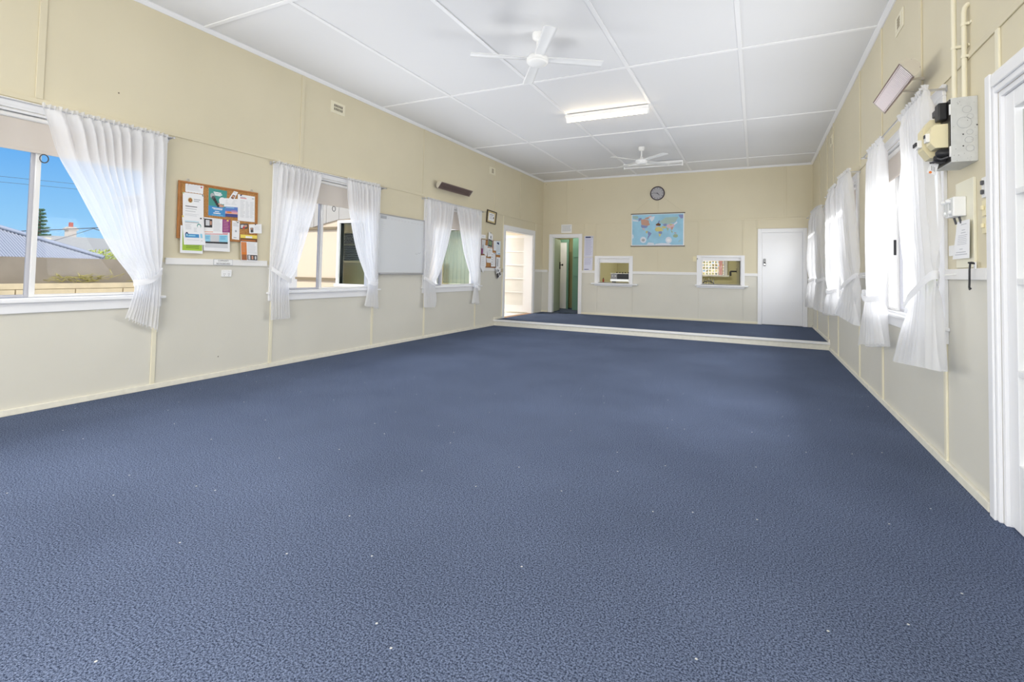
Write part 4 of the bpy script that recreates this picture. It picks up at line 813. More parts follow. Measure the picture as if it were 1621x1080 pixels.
b = MB(); wbox(b, 'B', -4.69, -4.39, 2.26, 2.485, .009, .013, wplast); b.build('sign_plate', s, .001)
b = MB()
for (a0, b0, a1, b1, m) in lines(.10, .95, .14, .88, 5, inkg, .35, .12): wbox(b, 'B', lerp(-4.69, -4.39, a0), lerp(-4.69, -4.39, a1), lerp(2.485, 2.26, b1), lerp(2.485, 2.26, b0), .013, .0134, m)
b.build('lettering', s)
lav = mat('lavender paper', (.66, .67, .80), .25)
for nm, q, lab, pr in (('notice', [(-4.035, 2.17), (-3.795, 2.17), (-3.805, 1.625), (-4.045, 1.62)], 'long plastic covered notice right of the open doorway', [(.12, .03, .72, .09, navy), (.78, .02, .92, .09, inkg)] + lines(.12, .9, .15, .95, 18, mat('mauve grey ink', (.46, .46, .60), .6), .4)),
                     ('notice', [(-4.045, 1.61), (-3.805, 1.615), (-3.815, 1.275), (-4.055, 1.27)], 'shorter plastic covered notice, directly below the long one', lines(.1, .9, .08, .6, 7, MAT['mauve grey ink'] if 'mauve grey ink' in MAT else inkg, .4) + [(.1, .9, .6, .94, navy)])):
    sheet(nm, 'B', q, .010, lab, 'notice', pr, m=lav)
s = thing('light_switch', (-1.30, YB, 1.59), 'cream switch beside the kitchen window hatch', 'switch')
b = MB(); wbox(b, 'B', -1.345, -1.265, 1.53, 1.645, 0, .012, cplast); b.build('switch_plate', s, .003)
b = MB(); wbox(b, 'B', -1.312, -1.298, 1.575, 1.60, .012, .02, cplast); b.build('toggle', s, .002)
s = thing('hook_plate', (-1.243, YB, 1.60), 'tiny dark latch on the kitchen hatch frame', 'latch')
b = MB(); wbox(b, 'B', -1.25, -1.238, 1.575, 1.61, .022, .032, darkgrey); b.build('latch_body', s, .002)
# ------------------------------------------------------------------ right wall: switch box, pipes and small fittings
sb = thing('switch_box', PT('R', 3.73, 1.87, 0), 'open grey metal switch box with cream breakers on the wall', 'switch box')
boxm = mat('chipped grey enamel', (.60, .61, .60), .45, .05, vary=.12, vscale=30)
b = MB(); x0, x1 = .99, XR; y0, y1, z0, z1 = 3.59, 3.866, 1.868, 2.235; t = .006
b.box(x0, x1, y0, y0 + t, z0, z1, boxm); b.box(x0, x1, y1 - t, y1, z0, z1, boxm); b.box(x0, x1, y0 + t, y1 - t, z0, z0 + t, boxm); b.box(x0, x1, y0 + t, y1 - t, z1 - t, z1, boxm); b.box(x1 - t, x1 - .001, y0 + t, y1 - t, z0 + t, z1 - t, boxm)
b.build('case', sb, .002)
b = MB()
for (dx, dz, rr) in ((.32, .80, .02), (.42, .60, .032), (.2, .69, .014), (.22, .45, .014), (.25, .33, .018), (.22, .20, .018)):
    c0 = (x1 - dx * .117 - .01, y0 - .0004, lerp(z0, z1, dz)); b.tube([(c0[0] + rr * math.cos(a * PI / 9), c0[1], c0[2] + rr * math.sin(a * PI / 9)) for a in range(19)], .0007, inkg, 4, False)
for (dx, dz) in ((.55, .42), (.55, .24), (.04, .55)): b.lathe([(.004, 0), (0, -.0008)], ink, (lerp(x1, x0, dx), y0, lerp(z0, z1, dz)), 8, 'y')
r = random.Random(5)
for i in range(26):
    xx, zz_ = r.uniform(x0 + .01, x1 - .01), z0 + .36 * r.random() ** 1.5; ww = r.uniform(.001, .004); b.box(xx, xx + ww, y0 - .0005, y0, zz_, zz_ + r.uniform(.0008, .003), ink)
b.build('knockouts_and_chips', sb)
b = MB(); b.box(x0 - .004, x0 + .004, y0 + t, y1 - t, z0 + t, z1 - t, mat('black bakelite', (.02, .018, .016), .4)); b.build('panel', sb)
for z in (1.93, 2.17):
    b = MB(); b.box(x0 - .006, x0, y0 - .002, y0 + .012, z - .03, z + .03, wplast); b.build('hinge', sb, .001)
def module(yc, yw, zc, prof, name, m):     # breaker: profile (depth out of panel, dz)
    b = MB(); b.prism(prof, lambda p, q, t: (x0 - .004 - p, t, zc + q), yc - yw / 2, yc + yw / 2, m); return b.build(name, sb, .003)
mo = module(3.665, .085, 2.030, [(0, -.068), (.058, -.068), (.078, -.040), (.078, .045), (.062, .068), (0, .068)], 'breaker', cplast)
b = MB(); b.box(x0 - .100, x0 - .078, 3.645, 3.685, 2.005, 2.055, wplast); b.box(x0 - .104, x0 - .1, 3.652, 3.678, 2.03, 2.05, ink); b.build('toggle', mo, .003)
mo = module(3.80, .105, 2.045, [(0, -.115), (.05, -.115), (.085, -.06), (.085, .06), (.05, .115), (0, .115)], 'breaker', cplast)
b = MB(); b.box(x0 - .112, x0 - .089, 3.76, 3.84, 2.0, 2.045, wplast); [b.box(x0 - .12, x0 - .112, 3.768 + i * .024, 3.784 + i * .024, 2.012, 2.035, ink) for i in range(3)]; b.build('toggle', mo, .003)
b = MB(); b.box(x0 - .045, x0 - .004, 3.63, 3.70, 2.125, 2.225, black); b.build('fuse', sb, .006)
b = MB(); b.box(x0 - .035, x0 - .004, 3.71, 3.79, 2.175, 2.215, darkgrey); b.build('fuse', sb, .006)
for yy, zz_ in ((3.635, 1.93), (3.67, 1.91)):
    b = MB(); b.lathe([(.028, 0), (.028, -.03), (.022, -.045), (.01, -.055), (0, -.056)], black, (x0 - .004, yy, zz_), 14, 'x'); b.build('fuse', sb)
b = MB()
for k in range(4): b.tube([(x0 - .004, 3.62 + k * .03, 1.905), (x0 - .035 - .01 * k, 3.63 + k * .03, 1.895), (x0 - .05, 3.66 + k * .02, 1.915 - .006 * k), (x0 - .03, 3.70 + k * .02, 1.90), (x0 - .004, 3.72 + k * .02, 1.89)], .006, darkgrey, 6)
b.build('wiring', sb)
b = MB(); b.tube([(x0 - .004, 3.82, 2.17), (x0 - .03, 3.84, 2.165), (x0 - .05, 3.845, 2.15)], .004, mat('green wire', (.2, .28, .12), .5), 6); b.build('wiring', sb)
t_ = thing('paper_tag', (.935, 3.75, 1.86), 'small white tag with an orange dot hanging below switch box', 'tag')
b = MB(); b.hexa([(.934, 3.735, 1.905), (.972, 3.735, 1.888), (.956, 3.735, 1.822), (.915, 3.735, 1.842), (.934, 3.7365, 1.905), (.972, 3.7365, 1.888), (.956, 3.7365, 1.822), (.915, 3.7365, 1.842)], paper); b.build('tag_card', t_)
b = MB(); b.face([(.932 + .0075 * math.cos(a * PI / 8), 3.7345, 1.842 + .0075 * math.sin(a * PI / 8)) for a in range(16)], mat('orange dot', (.85, .22, .03), .5)); b.build('dot', t_)
b = MB()
for i in range(3): b.box(.937 + i * .007, .939 + i * .007, 3.7344, 3.7349, 1.852 - i * .004, 1.88 - i * .004, ink)
b.build('writing', t_)
def pipe(u, w, top, bend, label, clips):
    e = thing('conduit_pipe', PT('R', u, 2.235, w), label, 'pipe', 'cream conduit pipes')
    pts = [PT('R', u, 2.235, w), PT('R', u, 2.6, w), PT('R', u, top, w)]
    if bend: pts += [PT('R', u, top + .03, w * .8), PT('R', u, top + .045, w * .3), PT('R', u, top + .05, -.0)]
    b = MB(); b.tube(pts, .0125, creamtrim, 14); b.build('pipe', e)
    for z in clips:
        b = MB(); b.tube([PT('R', u, z - .008, w), PT('R', u, z + .008, w)], .0155, creamtrim, 14); wbox(b, 'R', u - .04, u - .012, z - .008, z + .008, 0, .006, creamtrim); wbox(b, 'R', u - .02, u + .005, z - .008, z + .008, 0, w, creamtrim); b.build('saddle_clip', e, .001)
pipe(3.735, .06, ZC, False, 'longer cream conduit running up to the ceiling', [2.57])
pipe(3.70, .024, 2.76, True, 'shorter cream conduit that bends into the wall above box', [2.50, 2.69])
tb = thing('mounting_board', PT('R', 3.75, 1.33, 0), 'cream plywood mounting board behind two small isolators', 'board')
b = MB(); wbox(b, 'R', 3.625, 3.90, 1.275, 1.785, 0, .014, mat('cream board', (.80, .77, .62), .5)); b.build('board_panel', tb, .002)
for i, (u, lab) in enumerate(((3.755, 'isolator switch nearer the frosted glass door'), (3.835, 'isolator switch nearer the largest sheer curtain'))):
    s = thing('isolator_switch', PT('R', u, 1.58, .014), 'small grey ' + lab, 'switch', 'grey isolator switches')
    b = MB(); wbox(b, 'R', u - .032, u + .032, 1.575, 1.69, .014, .075, wplast); b.build('case', s, .006)
    b = MB(); wbox(b, 'R', u - .026, u + .026, 1.582, 1.683, .075, .079, mat('grey cover', (.62, .63, .62), .4)); b.build('cover_plate', s, .002)
    for v in (1.665, 1.60):
        b = MB(); b.lathe([(.0, -.022 if v > 1.63 else -.01), (.011, -.020 if v > 1.63 else -.009), (.012, 0)], wplast, (XR - .079, u, v), 14, 'x'); b.build('knob', s)
    b = MB(); b.tube([PT('R', u, 1.575, .04), PT('R', u, 1.535, .03)], .006, darkgrey, 8); b.build('cable', s)
sheet('instruction_sheet', 'R', [(3.815, 1.547), (3.625, 1.547), (3.635, 1.328), (3.90, 1.328)], .03, 'curling white instruction sheet below the isolator switches', 'notice',
      [(.35, .09, .78, .105, inkg), (.45, .24, .68, .255, inkg), (.4, .31, .74, .325, inkg)] + lines(.22, .86, .38, .66, 6, inkg, .22, .1) + [(.4, .74, .6, .755, inkg), (.2, .82, .8, .835, inkg), (.15, .88, .88, .895, inkg)])
s = thing('blank_plate', PT('R', 4.0, 1.38, 0), 'small white blank plate beside the curling instruction sheet', 'plate')
b = MB(); wbox(b, 'R', 3.95, 4.045, 1.352, 1.418, 0, .010, wplast); b.build('plate_cover', s, .003)
hk = thing('door_hook', PT('R', 3.60, 1.25, .02), 'black cabin hook hanging from the chair rail', 'hook')
b = MB(); wbox(b, 'R', 3.57, 3.60, 1.265, 1.305, .02, .024, wplast); b.build('back_plate', hk, .001)
b = MB(); b.tube([PT('R', 3.585, 1.295, .022), PT('R', 3.585, 1.30, .04), PT('R', 3.60, 1.30, .045)], .005, black, 8); b.tube([PT('R', 3.59, 1.298, .03), PT('R', 3.61, 1.30, .03)], .007, black, 8); b.build('eye', hk)
b = MB(); b.tube([PT('R', 3.587, 1.295, .042), PT('R', 3.59, 1.26, .044), PT('R', 3.593, 1.19, .044), PT('R', 3.597, 1.165, .044), PT('R', 3.59, 1.152, .044), PT('R', 3.578, 1.158, .044)], .005, black, 8); b.build('hook_rod', hk)
for z, h, lab, m in ((1.70, .11, 'topmost switch of three stacked beside the door frame', wplast), (1.59, .085, 'middle switch of three stacked beside the door frame', cplast), (1.495, .085, 'lowest switch of three stacked beside the door frame', cplast)):
    s = thing('light_switch', PT('R', 3.475, z, 0), 'small wall ' + lab, 'switch', 'switches beside the glazed door')
    b = MB(); wbox(b, 'R', 3.446, 3.50, z - h / 2, z + h / 2, 0, .018, m); b.build('switch_plate', s, .003)
    for dz in ((-.025, .025) if h > .1 else (0,)):
        b = MB(); wbox(b, 'R', 3.462, 3.482, z + dz - .012, z + dz + .012, .018, .030, m if h < .1 else darkgrey); b.build('rocker', s, .003)
# ------------------------------------------------------------------ outside
ground = mat('pale concrete ground', (.50, .48, .44), .9, vary=.1, vscale=1)
b = MB(); b.box(-70, XL - .13, -30, 45, -.5, -.4, ground); b.box(XR + .13, 40, -30, 45, -.5, -.4, ground); b.box(XL - .13, XR + .13, -30, YR - .13, -.5, -.4, ground); b.box(XL - .13, XR + .13, 15.6, 45, -.5, -.4, ground); struct(b.build('ground'))
b = MB(); b.box(XL - 1.15, XR + 1.15, YR - 3.4, YB + 3.15, ZC + .08, ZC + .16, mat('roof sheet', (.6, .6, .6), .5)); struct(b.build('roof'))  # unseen roof slab, overhangs shaped to keep sun out of the windows
# boundary wall: sandstone blocks under a dark rendered panel
stone = mat('sandstone', (.66, .56, .38), .9, vary=.2, vscale=6); mortar = mat('mortar', (.40, .34, .24), .9); slate = mat('weathered render', (.27, .235, .19), .9, vary=.3, vscale=3)
fw_ = thing('boundary_wall', (-12, 4, -.4), 'sandstone block boundary wall topped with dark rendered panel', 'wall')
b = MB(); b.box(-12.35, -12.0, -3, 9.4, -.4, .70, mortar); r = random.Random(2)
for row in range(3):
    z = -.38 + row * .36; y = -3 + (.3 if row % 2 else 0)
    while y < 9.3:
        l = r.uniform(.75, .95); b.box(-12.0, -11.965 + r.uniform(0, .01), y + .01, min(y + l - .01, 9.4), z + .01, z + .35, stone); y += l
b.build('stone_blocks', fw_)
b = MB(); b.box(-12.2, -11.98, -3, 9.4, .70, .80, stone); b.build('coping', fw_)
b = MB(); b.box(-12.22, -12.16, -3, 9.4, .80, 1.29, slate); b.build('dark_panel', fw_)
tw = MB(); r = random.Random(9)
for i in range(60):
    y = 4.9 + r.gauss(.2, .35); z = .82 + abs(r.gauss(0, .06)); tw.tube([(-12.1 + r.uniform(0, .02), y, z), (-12.07, y + r.uniform(-.12, .12), z + r.uniform(.02, .1)), (-12.03, y + r.uniform(-.2, .2), z + r.uniform(-.02, .06))], .004, mat('dry creeper', (.40, .36, .10), .9), 4)
o = tw.build('creeper'); tag(o, 'dry straggling creeper along the boundary wall ledge', 'creeper', kind='stuff')
# neighbour house with corrugated hip roof
nh = thing('neighbour_house', (-16, 0, -.4), 'neighbouring house with blue grey corrugated hip roof', 'house')
b = MB(); b.box(-30, -14.2, -14, 6.2, -.4, 1.22, mat('house wall', (.5, .48, .44), .8)); b.build('wall', nh)
iron = mat('corrugated iron', (.23, .25, .30), .4, .2)
b = MB(); rows_a, rows_b = [], []; eave, hipy = -14.0, 6.36
y = -10.0; ra, rb = [], []
while y <= hipy + .001:
    k = min(hipy - y, 4.5); zz_ = .012 * math.sin(2 * PI * y / .05)
    ra.append((eave, y, 1.30 + zz_)); rb.append((eave - max(k, .001), y, 1.30 + .457 * max(k, .001) + zz_)); y += .0083
b.grid([ra, rb], iron); b.face([(eave, hipy, 1.29), (eave - 4.5, hipy - 4.5, 1.29 + 2.05), (eave - 12, hipy - 4.5, 1.29 + 2.05), (eave - 16, hipy, 1.29)], iron); b.face([(eave - 4.6, -10, 3.3), (eave - 4.6, hipy - 4.5, 3.3), (eave - 12, hipy - 4.5, 3.3), (eave - 12, -10, 3.3)], iron); b.build('roof', nh)
b = MB(); b.tube([(eave - .02, hipy, 1.34), (eave - 4.5, hipy - 4.5, 1.34 + 2.06)], .05, mat('ridge cap', (.22, .25, .32), .5), 8); b.build('ridge_cap', nh)
# far white building, chimney, hedge, tree, wires
wbg = thing('far_building', (-42, 17, -.4), 'distant low white building left of the brick chimney', 'building')
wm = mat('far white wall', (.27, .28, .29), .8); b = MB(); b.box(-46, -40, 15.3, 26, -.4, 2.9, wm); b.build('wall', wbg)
b = MB(); b.box(-46, -39.9, 11.5, 15.25, -.4, 2.75, mat('far cream wall', (.50, .46, .38), .8)); b.build('side_wing', wbg)
ch = thing('chimney', (-47, 19.3, 1), 'white chimney with red pot rising behind the distant building', 'chimney')
b = MB(); b.box(-47.6, -47, 18.95, 19.45, -.4, 3.95, mat('chimney paint', (.40, .36, .32), .8)); b.box(-47.65, -46.95, 18.85, 19.55, 3.7, 3.85, MAT['chimney paint']); b.build('stack', ch)
b = MB(); b.box(-47.42, -47.18, 19.10, 19.30, 3.95, 4.30, mat('terracotta', (.30, .07, .05), .8)); b.build('pot', ch)
def leafmat(name, col): return mat(name, col, .8, vary=.35, vscale=3)
def clump(b, c, rad, n, size, m, seed):
    r = random.Random(seed)
    for i in range(n):
        d = Vector((r.gauss(0, 1), r.gauss(0, 1), r.gauss(0, 1))).normalized() * (r.random() ** .4)
        p = Vector(c) + Vector((d.x * rad[0], d.y * rad[1], d.z * rad[2])); a = Vector((r.gauss(0, 1), r.gauss(0, 1), r.gauss(0, 1))).normalized(); t_ = a.orthogonal().normalized(); q = a.cross(t_)
        s_ = size * r.uniform(.6, 1.4); b.face([p - t_ * s_, p + q * s_ * .5, p + t_ * s_, p - q * s_ * .5], m)
def shrub(name, c, rad, n, size, m, seed, label, cat='shrub', trunk=True, group=None):
    e = thing(name, (c[0], c[1], -.4), label, cat, group)
    b = MB(); clump(b, c, rad, n, size, m, seed); b.build('foliage', e)
    b = MB(); b.tube([(c[0], c[1], -.4), (c[0], c[1], c[2])], [.06, .03], brown, 6); b.build('trunk', e)
gl = leafmat('lime foliage', (.34, .40, .08)); gd = leafmat('deep foliage', (.07, .14, .05)); gm = leafmat('grey green foliage', (.42, .46, .30))
shrub('bush', (-20.5, 9.3, .75), (.9, 1.3, .95), 6000, .045, gl, 1, 'lime green bush behind the boundary wall')
shrub('bush', (-21.5, 7.75, 1.2), (.8, .9, .62), 4000, .045, leafmat('mid foliage', (.20, .29, .07)), 2, 'darker green bush between corrugated roof and white building')
tr = thing('pine_tree', (-60, 22, -.4), 'distant tiered pine tree beyond the corrugated roof', 'tree')
b = MB(); b.tube([(-60, 22, -.4), (-60, 22, 6.1)], [.25, .05], brown, 8); b.build('trunk', tr)
b = MB(); r = random.Random(4); pine = leafmat('pine foliage', (.06, .13, .08))
for k in range(9):
    z = 3.4 + k * .33; R = .95 * (1 - .085 * k) * (1 if k % 2 else .8)
    for j in range(9):
        a = j * 2 * PI / 9 + k * .5; L = R * r.uniform(.75, 1.1)
        b.tube([(-60, 22, z), (-60 + L * .6 * math.cos(a), 22 + L * .6 * math.sin(a), z - .02), (-60 + L * math.cos(a), 22 + L * math.sin(a), z + .1)], [.05, .10, .03], pine, 6)
        for s_ in range(7): clump(b, (-60 + L * (.35 + .1 * s_) * math.cos(a), 22 + L * (.35 + .1 * s_) * math.sin(a), z + .05), (.12, .12, .09), 8, .07, pine, k * 99 + j * 9 + s_)
b.build('foliage', tr)
def cable(p, q, sag, label, rad=.018):
    b = MB(); b.tube([tuple(lerp(p[i], q[i], t / 20) - (sag * 4 * (t / 20) * (1 - t / 20) if i == 2 else 0) for i in range(3)) for t in range(21)], rad, mat('cable black', (.05, .05, .06), .6), 6)
    tag(b.build('power_cable'), label, 'cable', 'overhead power cables')
cable((-30, 4, 4.75), (-30, 26, 5.75), .05, 'upper of two thin parallel cables crossing the sky', .008)
cable((-30, 4, 4.50), (-30, 26, 5.50), .05, 'lower of two thin parallel cables crossing the sky', .008)
cable((-30, 8.5, 2.35), (-30, 19, 3.9), .05, 'thick black cable sloping past the pine tree', .022)
cable((-30, 13.0, 2.98), (-30, 17.5, 1.9), .05, 'black cable sloping down toward the lime bush')
cable((-30, 13.2, 3.0), (-24, 7.0, 1.1), .05, 'thin black cable dropping toward the corrugated roof', .012)
# outbuilding against the hall
fac = mat('outbuilding cream cladding', (.70, .58, .44), .7); AY = 9.6
b = MB(); ax0, ax1 = -11.25, XL - .16
aw = [(-9.70, -8.78, .80, 2.37), (-6.62, -5.75, .88, 2.12)]
us = [ax0, aw[0][0], aw[0][1], aw[1][0], aw[1][1], ax1]
for i, (p, q_) in enumerate(zip(us[:-1], us[1:])):
    h = aw[i // 2] if i % 2 else None
    zt = 2.62
    if h is None: b.box(p, q_, AY, AY + .12, -.4, zt, fac)
    else: b.box(p, q_, AY, AY + .12, -.4, h[2], fac); b.box(p, q_, AY, AY + .12, h[3], zt, fac)
b.box(ax0, ax0 + .1, AY + .12, 12.5, -.4, 2.62, fac)
ob = tag(b.build('outbuilding'), 'cream clad outbuilding outside, joined to the hall', 'building')
for z in (.88, 2.22):
    b = MB(); b.box(ax0 - .02, -9.8, AY - .05, AY, z, z + .06, mat('dark batten', (.24, .19, .12), .7)); b.build('batten', ob)
gcl = mat('grey gable cladding', (.42, .40, .37), .8)
b = MB(); lo = lambda x: 2.17 + (x - ax0) * .205 if x < -9.8 else 2.467 + (x + 9.8) * .03
x = ax0 - .3
while x < ax1 - .01:
    x2 = min(x + .45, ax1); b.hexa([(x, AY - .03, lo(x)), (x2 - .012, AY - .03, lo(x2)), (x2 - .012, AY - .002, lo(x2)), (x, AY - .002, lo(x)), (x, AY - .03, 3.3), (x2 - .012, AY - .03, 3.3), (x2 - .012, AY - .002, 3.3), (x, AY - .002, 3.3)], gcl); x = x2
b.build('gable_cladding', ob)
b = MB(); b.box(ax0 - .3, ax1, AY - .06, 14, 3.3, 3.4, gcl); b.box(ax0 - .1, ax1, AY, 12.5, 2.62, 2.70, fac); b.build('roof', ob)
b = MB(); b.box(ax0 + .05, ax1, 12.4, 12.5, -.4, 2.6, mat('porch wall', (.84, .80, .70), .7)); b.box(ax0, ax1, AY + .12, 12.4, -.4, ST - .02, mat('porch floor', (.78, .77, .74), .6)); b.build('wall', ob)
for a in aw:
    b = MB(); k = .07; b.box(a[0] - k, a[0], AY - .06, AY + .12, a[2] - k, a[3] + k, white); b.box(a[1], a[1] + k, AY - .06, AY + .12, a[2] - k, a[3] + k, white); b.box(a[0], a[1], AY - .06, AY + .12, a[3], a[3] + k, white); b.box(a[0] - .09, a[1] + .09, AY - .1, AY + .12, a[2] - k, a[2], white)
    w_ = b.build('window', ob, .003)
    b = MB(); b.box(a[0], a[1], AY + .05, AY + .055, a[2], a[3], dark_glass); b.build('pane', w_)
b = MB(); NR_, NC_ = 8, 90; b.grid([[(lerp(-6.62, -5.75, c / NC_), AY + .19 + .045 * math.sin(c * .55 + .3 * math.sin(c * .21)) * (.5 + .5 * r_ / NR_), lerp(2.12, .9, r_ / NR_)) for c in range(NC_ + 1)] for r_ in range(NR_ + 1)], lace); tag(b.build('lace_curtain'), 'grey lace curtain inside the outbuilding window', 'curtain')
b = MB(); b.box(-11.1, -6.9, 10.45, 10.5, .0, 1.37, mat('pine panel', (.70, .60, .42), .7)); b.build('inner_panel', ob)
for z0_, z1_, lab in ((1.89, 2.17, 'upper chalked blackboard inside the outbuilding window'), (1.43, 1.84, 'lower chalked blackboard inside the outbuilding window')):
    bb = thing('blackboard', (-9.8, 10.5, z0_), lab, 'blackboard', 'blackboards in the outbuilding')
    b = MB(); b.box(-10.95, -9.1, 10.46, 10.48, z0_, z1_, mat('slate board', (.08, .09, .085), .7)); b.build('board_surface', bb)
    b = MB()
    for (x_, xx, q_, qq) in ((-10.99, -9.06, z0_ - .03, z0_), (-10.99, -9.06, z1_, z1_ + .03), (-10.99, -10.95, z0_, z1_), (-9.1, -9.06, z0_, z1_)): b.box(x_, xx, 10.445, 10.49, q_, qq, mat('pale board frame', (.68, .64, .48), .6))
    b.build('frame', bb)
    b = MB(); r = random.Random(int(z0_ * 10))
    for row in range(6):
        z = lerp(z1_ - .05, z0_ + .04, row / 5); b.tube([(-10.60 + i * .03, 10.456, z + r.uniform(-.014, .014)) for i in range(int(r.uniform(28, 43)))], .006, mat('chalk', (.8, .8, .78), .9), 4)
    b.build('chalk_writing', bb)
# right side outside: pale fence and shrubs
fe = thing('pale_fence', (4.3, 8, -.4), 'pale lattice fence glimpsed through the bright windows', 'fence')
pf_ = mat('pale fence paint', (.80, .80, .78), .7); b = MB()
for i in range(100): y = 1.0 + i * .16; b.box(4.28, 4.32, y, y + .10, -.4, 1.75, pf_)
b.build('paling_panel', fe)
b = MB(); b.box(4.32, 4.38, 1, 17, .1, .2, pf_); b.box(4.32, 4.38, 1, 17, 1.3, 1.4, pf_); b.build('rail', fe)
for i, (y, lab) in enumerate(((5.2, 'pale shrub outside the window by switch box'), (9.0, 'pale shrub outside the middle window'), (13.5, 'pale shrub outside the window nearest flush door'))):
    shrub('shrub', (3.4, y, .9), (.4, .8, .9), 900, .06, gm, 20 + i, lab, group='shrubs along the pale fence')
sh = thing('shed', (-16, 13, -.4), 'white painted shed beyond the boundary wall and outbuilding', 'shed')
b = MB(); b.box(-24, -12.6, 11.5, 15, -.4, 3.9, mat('shed white', (.50, .50, .50), .8)); b.build('wall', sh)
b = MB(); b.hexa([(-24.3, 11.2, 3.9), (-12.4, 11.2, 3.9), (-12.4, 15.3, 4.5), (-24.3, 15.3, 4.5), (-24.3, 11.2, 3.98), (-12.4, 11.2, 3.98), (-12.4, 15.3, 4.58), (-24.3, 15.3, 4.58)], gcl); b.build('roof', sh)
# behind the kitchen
lt = thing('lattice_screen', (-1.3, 18.6, -.4), 'sunlit lattice screen outside the kitchen window', 'screen')
b = MB(); lm = mat('lattice paint', (.80, .70, .62), .7)
for i in range(60):
    x = -4.5 + i * .10; b.box(x, x + .03, 18.58, 18.60, -.2, 3.0, lm)
for i in range(31): z = -.1 + i * .10; b.box(-4.5, 1.6, 18.60, 18.62, z, z + .03, lm)
b.build('lattice', lt)
b = MB(); b.box(-1.14, -1.04, 18.52, 18.66, -.4, 3.1, mat('brown post', (.32, .15, .12), .7)); b.box(-2.45, -2.35, 18.52, 18.66, -.4, 3.1, MAT['brown post']); b.build('post', lt)
shrub('shrub', (-1.2, 21.5, 1.2), (4.5, .9, 2.2), 6000, .10, leafmat('yellow foliage', (.55, .52, .26)), 33, 'sunlit yellowish shrub beyond the kitchen window lattice')
# ------------------------------------------------------------------ light
world = bpy.data.worlds.new('sky'); scene.world = world; world.use_nodes = True; nt = world.node_tree; nt.nodes.clear()
out = nt.nodes.new('ShaderNodeOutputWorld'); bg = nt.nodes.new('ShaderNodeBackground'); tc = nt.nodes.new('ShaderNodeTexCoord'); sp = nt.nodes.new('ShaderNodeSeparateXYZ')
nt.links.new(tc.outputs['Generated'], sp.inputs[0])
cr = nt.nodes.new('ShaderNodeValToRGB'); el = cr.color_ramp.elements
el[0].position = 0; el[0].color = (.42, .70, .95, 1); el[1].position = 1; el[1].color = (.04, .20, .62, 1)
n = el.new(.06); n.color = (.30, .62, .95, 1); n = el.new(.20); n.color = (.09, .38, .88, 1)
nt.links.new(sp.outputs['Z'], cr.inputs[0])
mr = nt.nodes.new('ShaderNodeMapRange'); mr.interpolation_type = 'SMOOTHSTEP'; mr.inputs[1].default_value = -.1; mr.inputs[2].default_value = .55
nt.links.new(sp.outputs['X'], mr.inputs[0])
mx = nt.nodes.new('ShaderNodeMix'); mx.data_type = 'RGBA'; mx.inputs[7].default_value = (3.2, 3.25, 3.35, 1)
nt.links.new(mr.outputs[0], mx.inputs[0]); nt.links.new(cr.outputs[0], mx.inputs[6]); nt.links.new(mx.outputs[2], bg.inputs[0]); bg.inputs[1].default_value = 1.0
nt.links.new(bg.outputs[0], out.inputs[0])
def sun(name, d, e, col):
    l = bpy.data.lights.new(name, 'SUN'); l.energy = e; l.angle = .01; l.color = col; o = bpy.data.objects.new(name, l); C.objects.link(o)
    o.rotation_euler = Vector(d).to_track_quat('Z', 'Y').to_euler(); return o
sun('sun', (-.20, -.60, .77), 4.2, (1.0, .94, .84))
def area(name, loc, d, sx, sy, e, col):
    l = bpy.data.lights.new(name, 'AREA'); l.shape = 'RECTANGLE'; l.size = sx; l.size_y = sy; l.energy = e; l.color = col
    if name == 'daylight_fill': l.specular_factor = 0.0
    o = bpy.data.objects.new(name, l); C.objects.link(o); o.location = loc; o.rotation_euler = Vector(d).to_track_quat('-Z', 'Y').to_euler(); return o
for i, h in enumerate(RH): area('daylight_fill', ((h[0] + h[1]) / 2, YR + .02, (h[2] + h[3]) / 2), (0, 1, 0.10), h[1] - h[0], h[3] - h[2], 96, (1, 1, 1))  # unseen lamps behind the camera, standing in for daylight
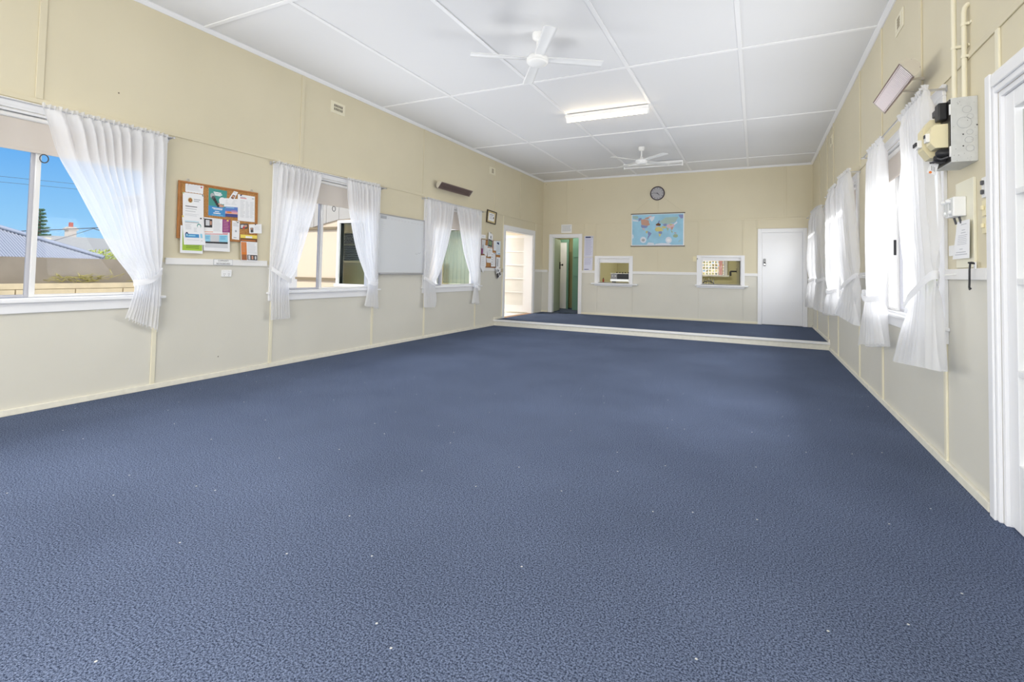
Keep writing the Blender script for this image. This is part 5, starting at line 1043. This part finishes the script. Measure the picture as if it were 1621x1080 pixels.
for side, wins, es, col in (('L', LWIN, (42, 38, 27), (.95, .97, 1)), ('R', RWIN, (48, 34, 12), (.97, .985, 1))):
    for (a, c), e in zip(wins, es):
        area('daylight_fill', PT(side, (a + c) / 2, 1.50, -.015), (1 if side == 'L' else -1, 0, .1), c - a - .1, 1.1, 5 if side == 'L' else e * .12 + 1, col)  # added lamp at the glass, makes the curtains glow
        area('daylight_fill', PT(side, (a + c) / 2, 1.50, .30), (1 if side == 'L' else -1, 0, .28), c - a - .1, 1.1, e, col)  # added lamp on the room side of the curtains, fills the hall
area('near_fill', (-2.06, -.35, ZC - .14), (0, 0, -1), 1.2, .12, 90, (1, .99, .97))  # added fill for the near floor, out of view
area('porch_fill', (-7.0, 11.0, 2.5), (0, 0, -1), 1.0, .6, 90, (1, .99, .97))  # unseen fill added to brighten the porch
area('kitchen_fill', (-2.0, 14.2, 2.65), (0, 0, -1), 1.2, .2, 30, (1, .95, .85))  # unseen fill added to lift the kitchen
area('lobby_fill', (-4.9, 13.3, 2.65), (0, 0, -1), .4, .4, 12, (1, .95, .85))  # unseen fill added so the lobby is not dark
# ------------------------------------------------------------------ camera
f, yaw, pitch, roll, sy = 785.6677, 0.45710955, 0.03425708, 0.01996469, -136.7996
cyw, syw = math.cos(yaw), math.sin(yaw)
fw = Vector((-syw * math.cos(pitch), cyw * math.cos(pitch), math.sin(pitch))); rt = Vector((cyw, syw, 0)); up = rt.cross(fw)
r2 = math.cos(roll) * rt + math.sin(roll) * up; u2 = -math.sin(roll) * rt + math.cos(roll) * up
cd = bpy.data.cameras.new('camera'); co = bpy.data.objects.new('camera', cd); C.objects.link(co)
cd.sensor_width = 36; cd.lens = f * 36 / 1621; cd.shift_y = sy / 1621; cd.clip_start = .05; cd.clip_end = 500
mw = Matrix((r2, u2, -fw)).transposed().to_4x4(); mw.translation = (0, 0, 1.2); co.matrix_world = mw
scene.camera = co
vs = scene.view_settings; vs.view_transform = 'Standard'; vs.look = 'None'; vs.exposure = 0.0; vs.gamma = 1.0; vs.use_curve_mapping = False
scene.cycles.max_bounces = 12; scene.cycles.diffuse_bounces = 6; scene.cycles.transparent_max_bounces = 16; scene.cycles.use_denoising = True
scene.cycles.sample_clamp_indirect = 6.0; scene.cycles.caustics_reflective = False; scene.cycles.caustics_refractive = False
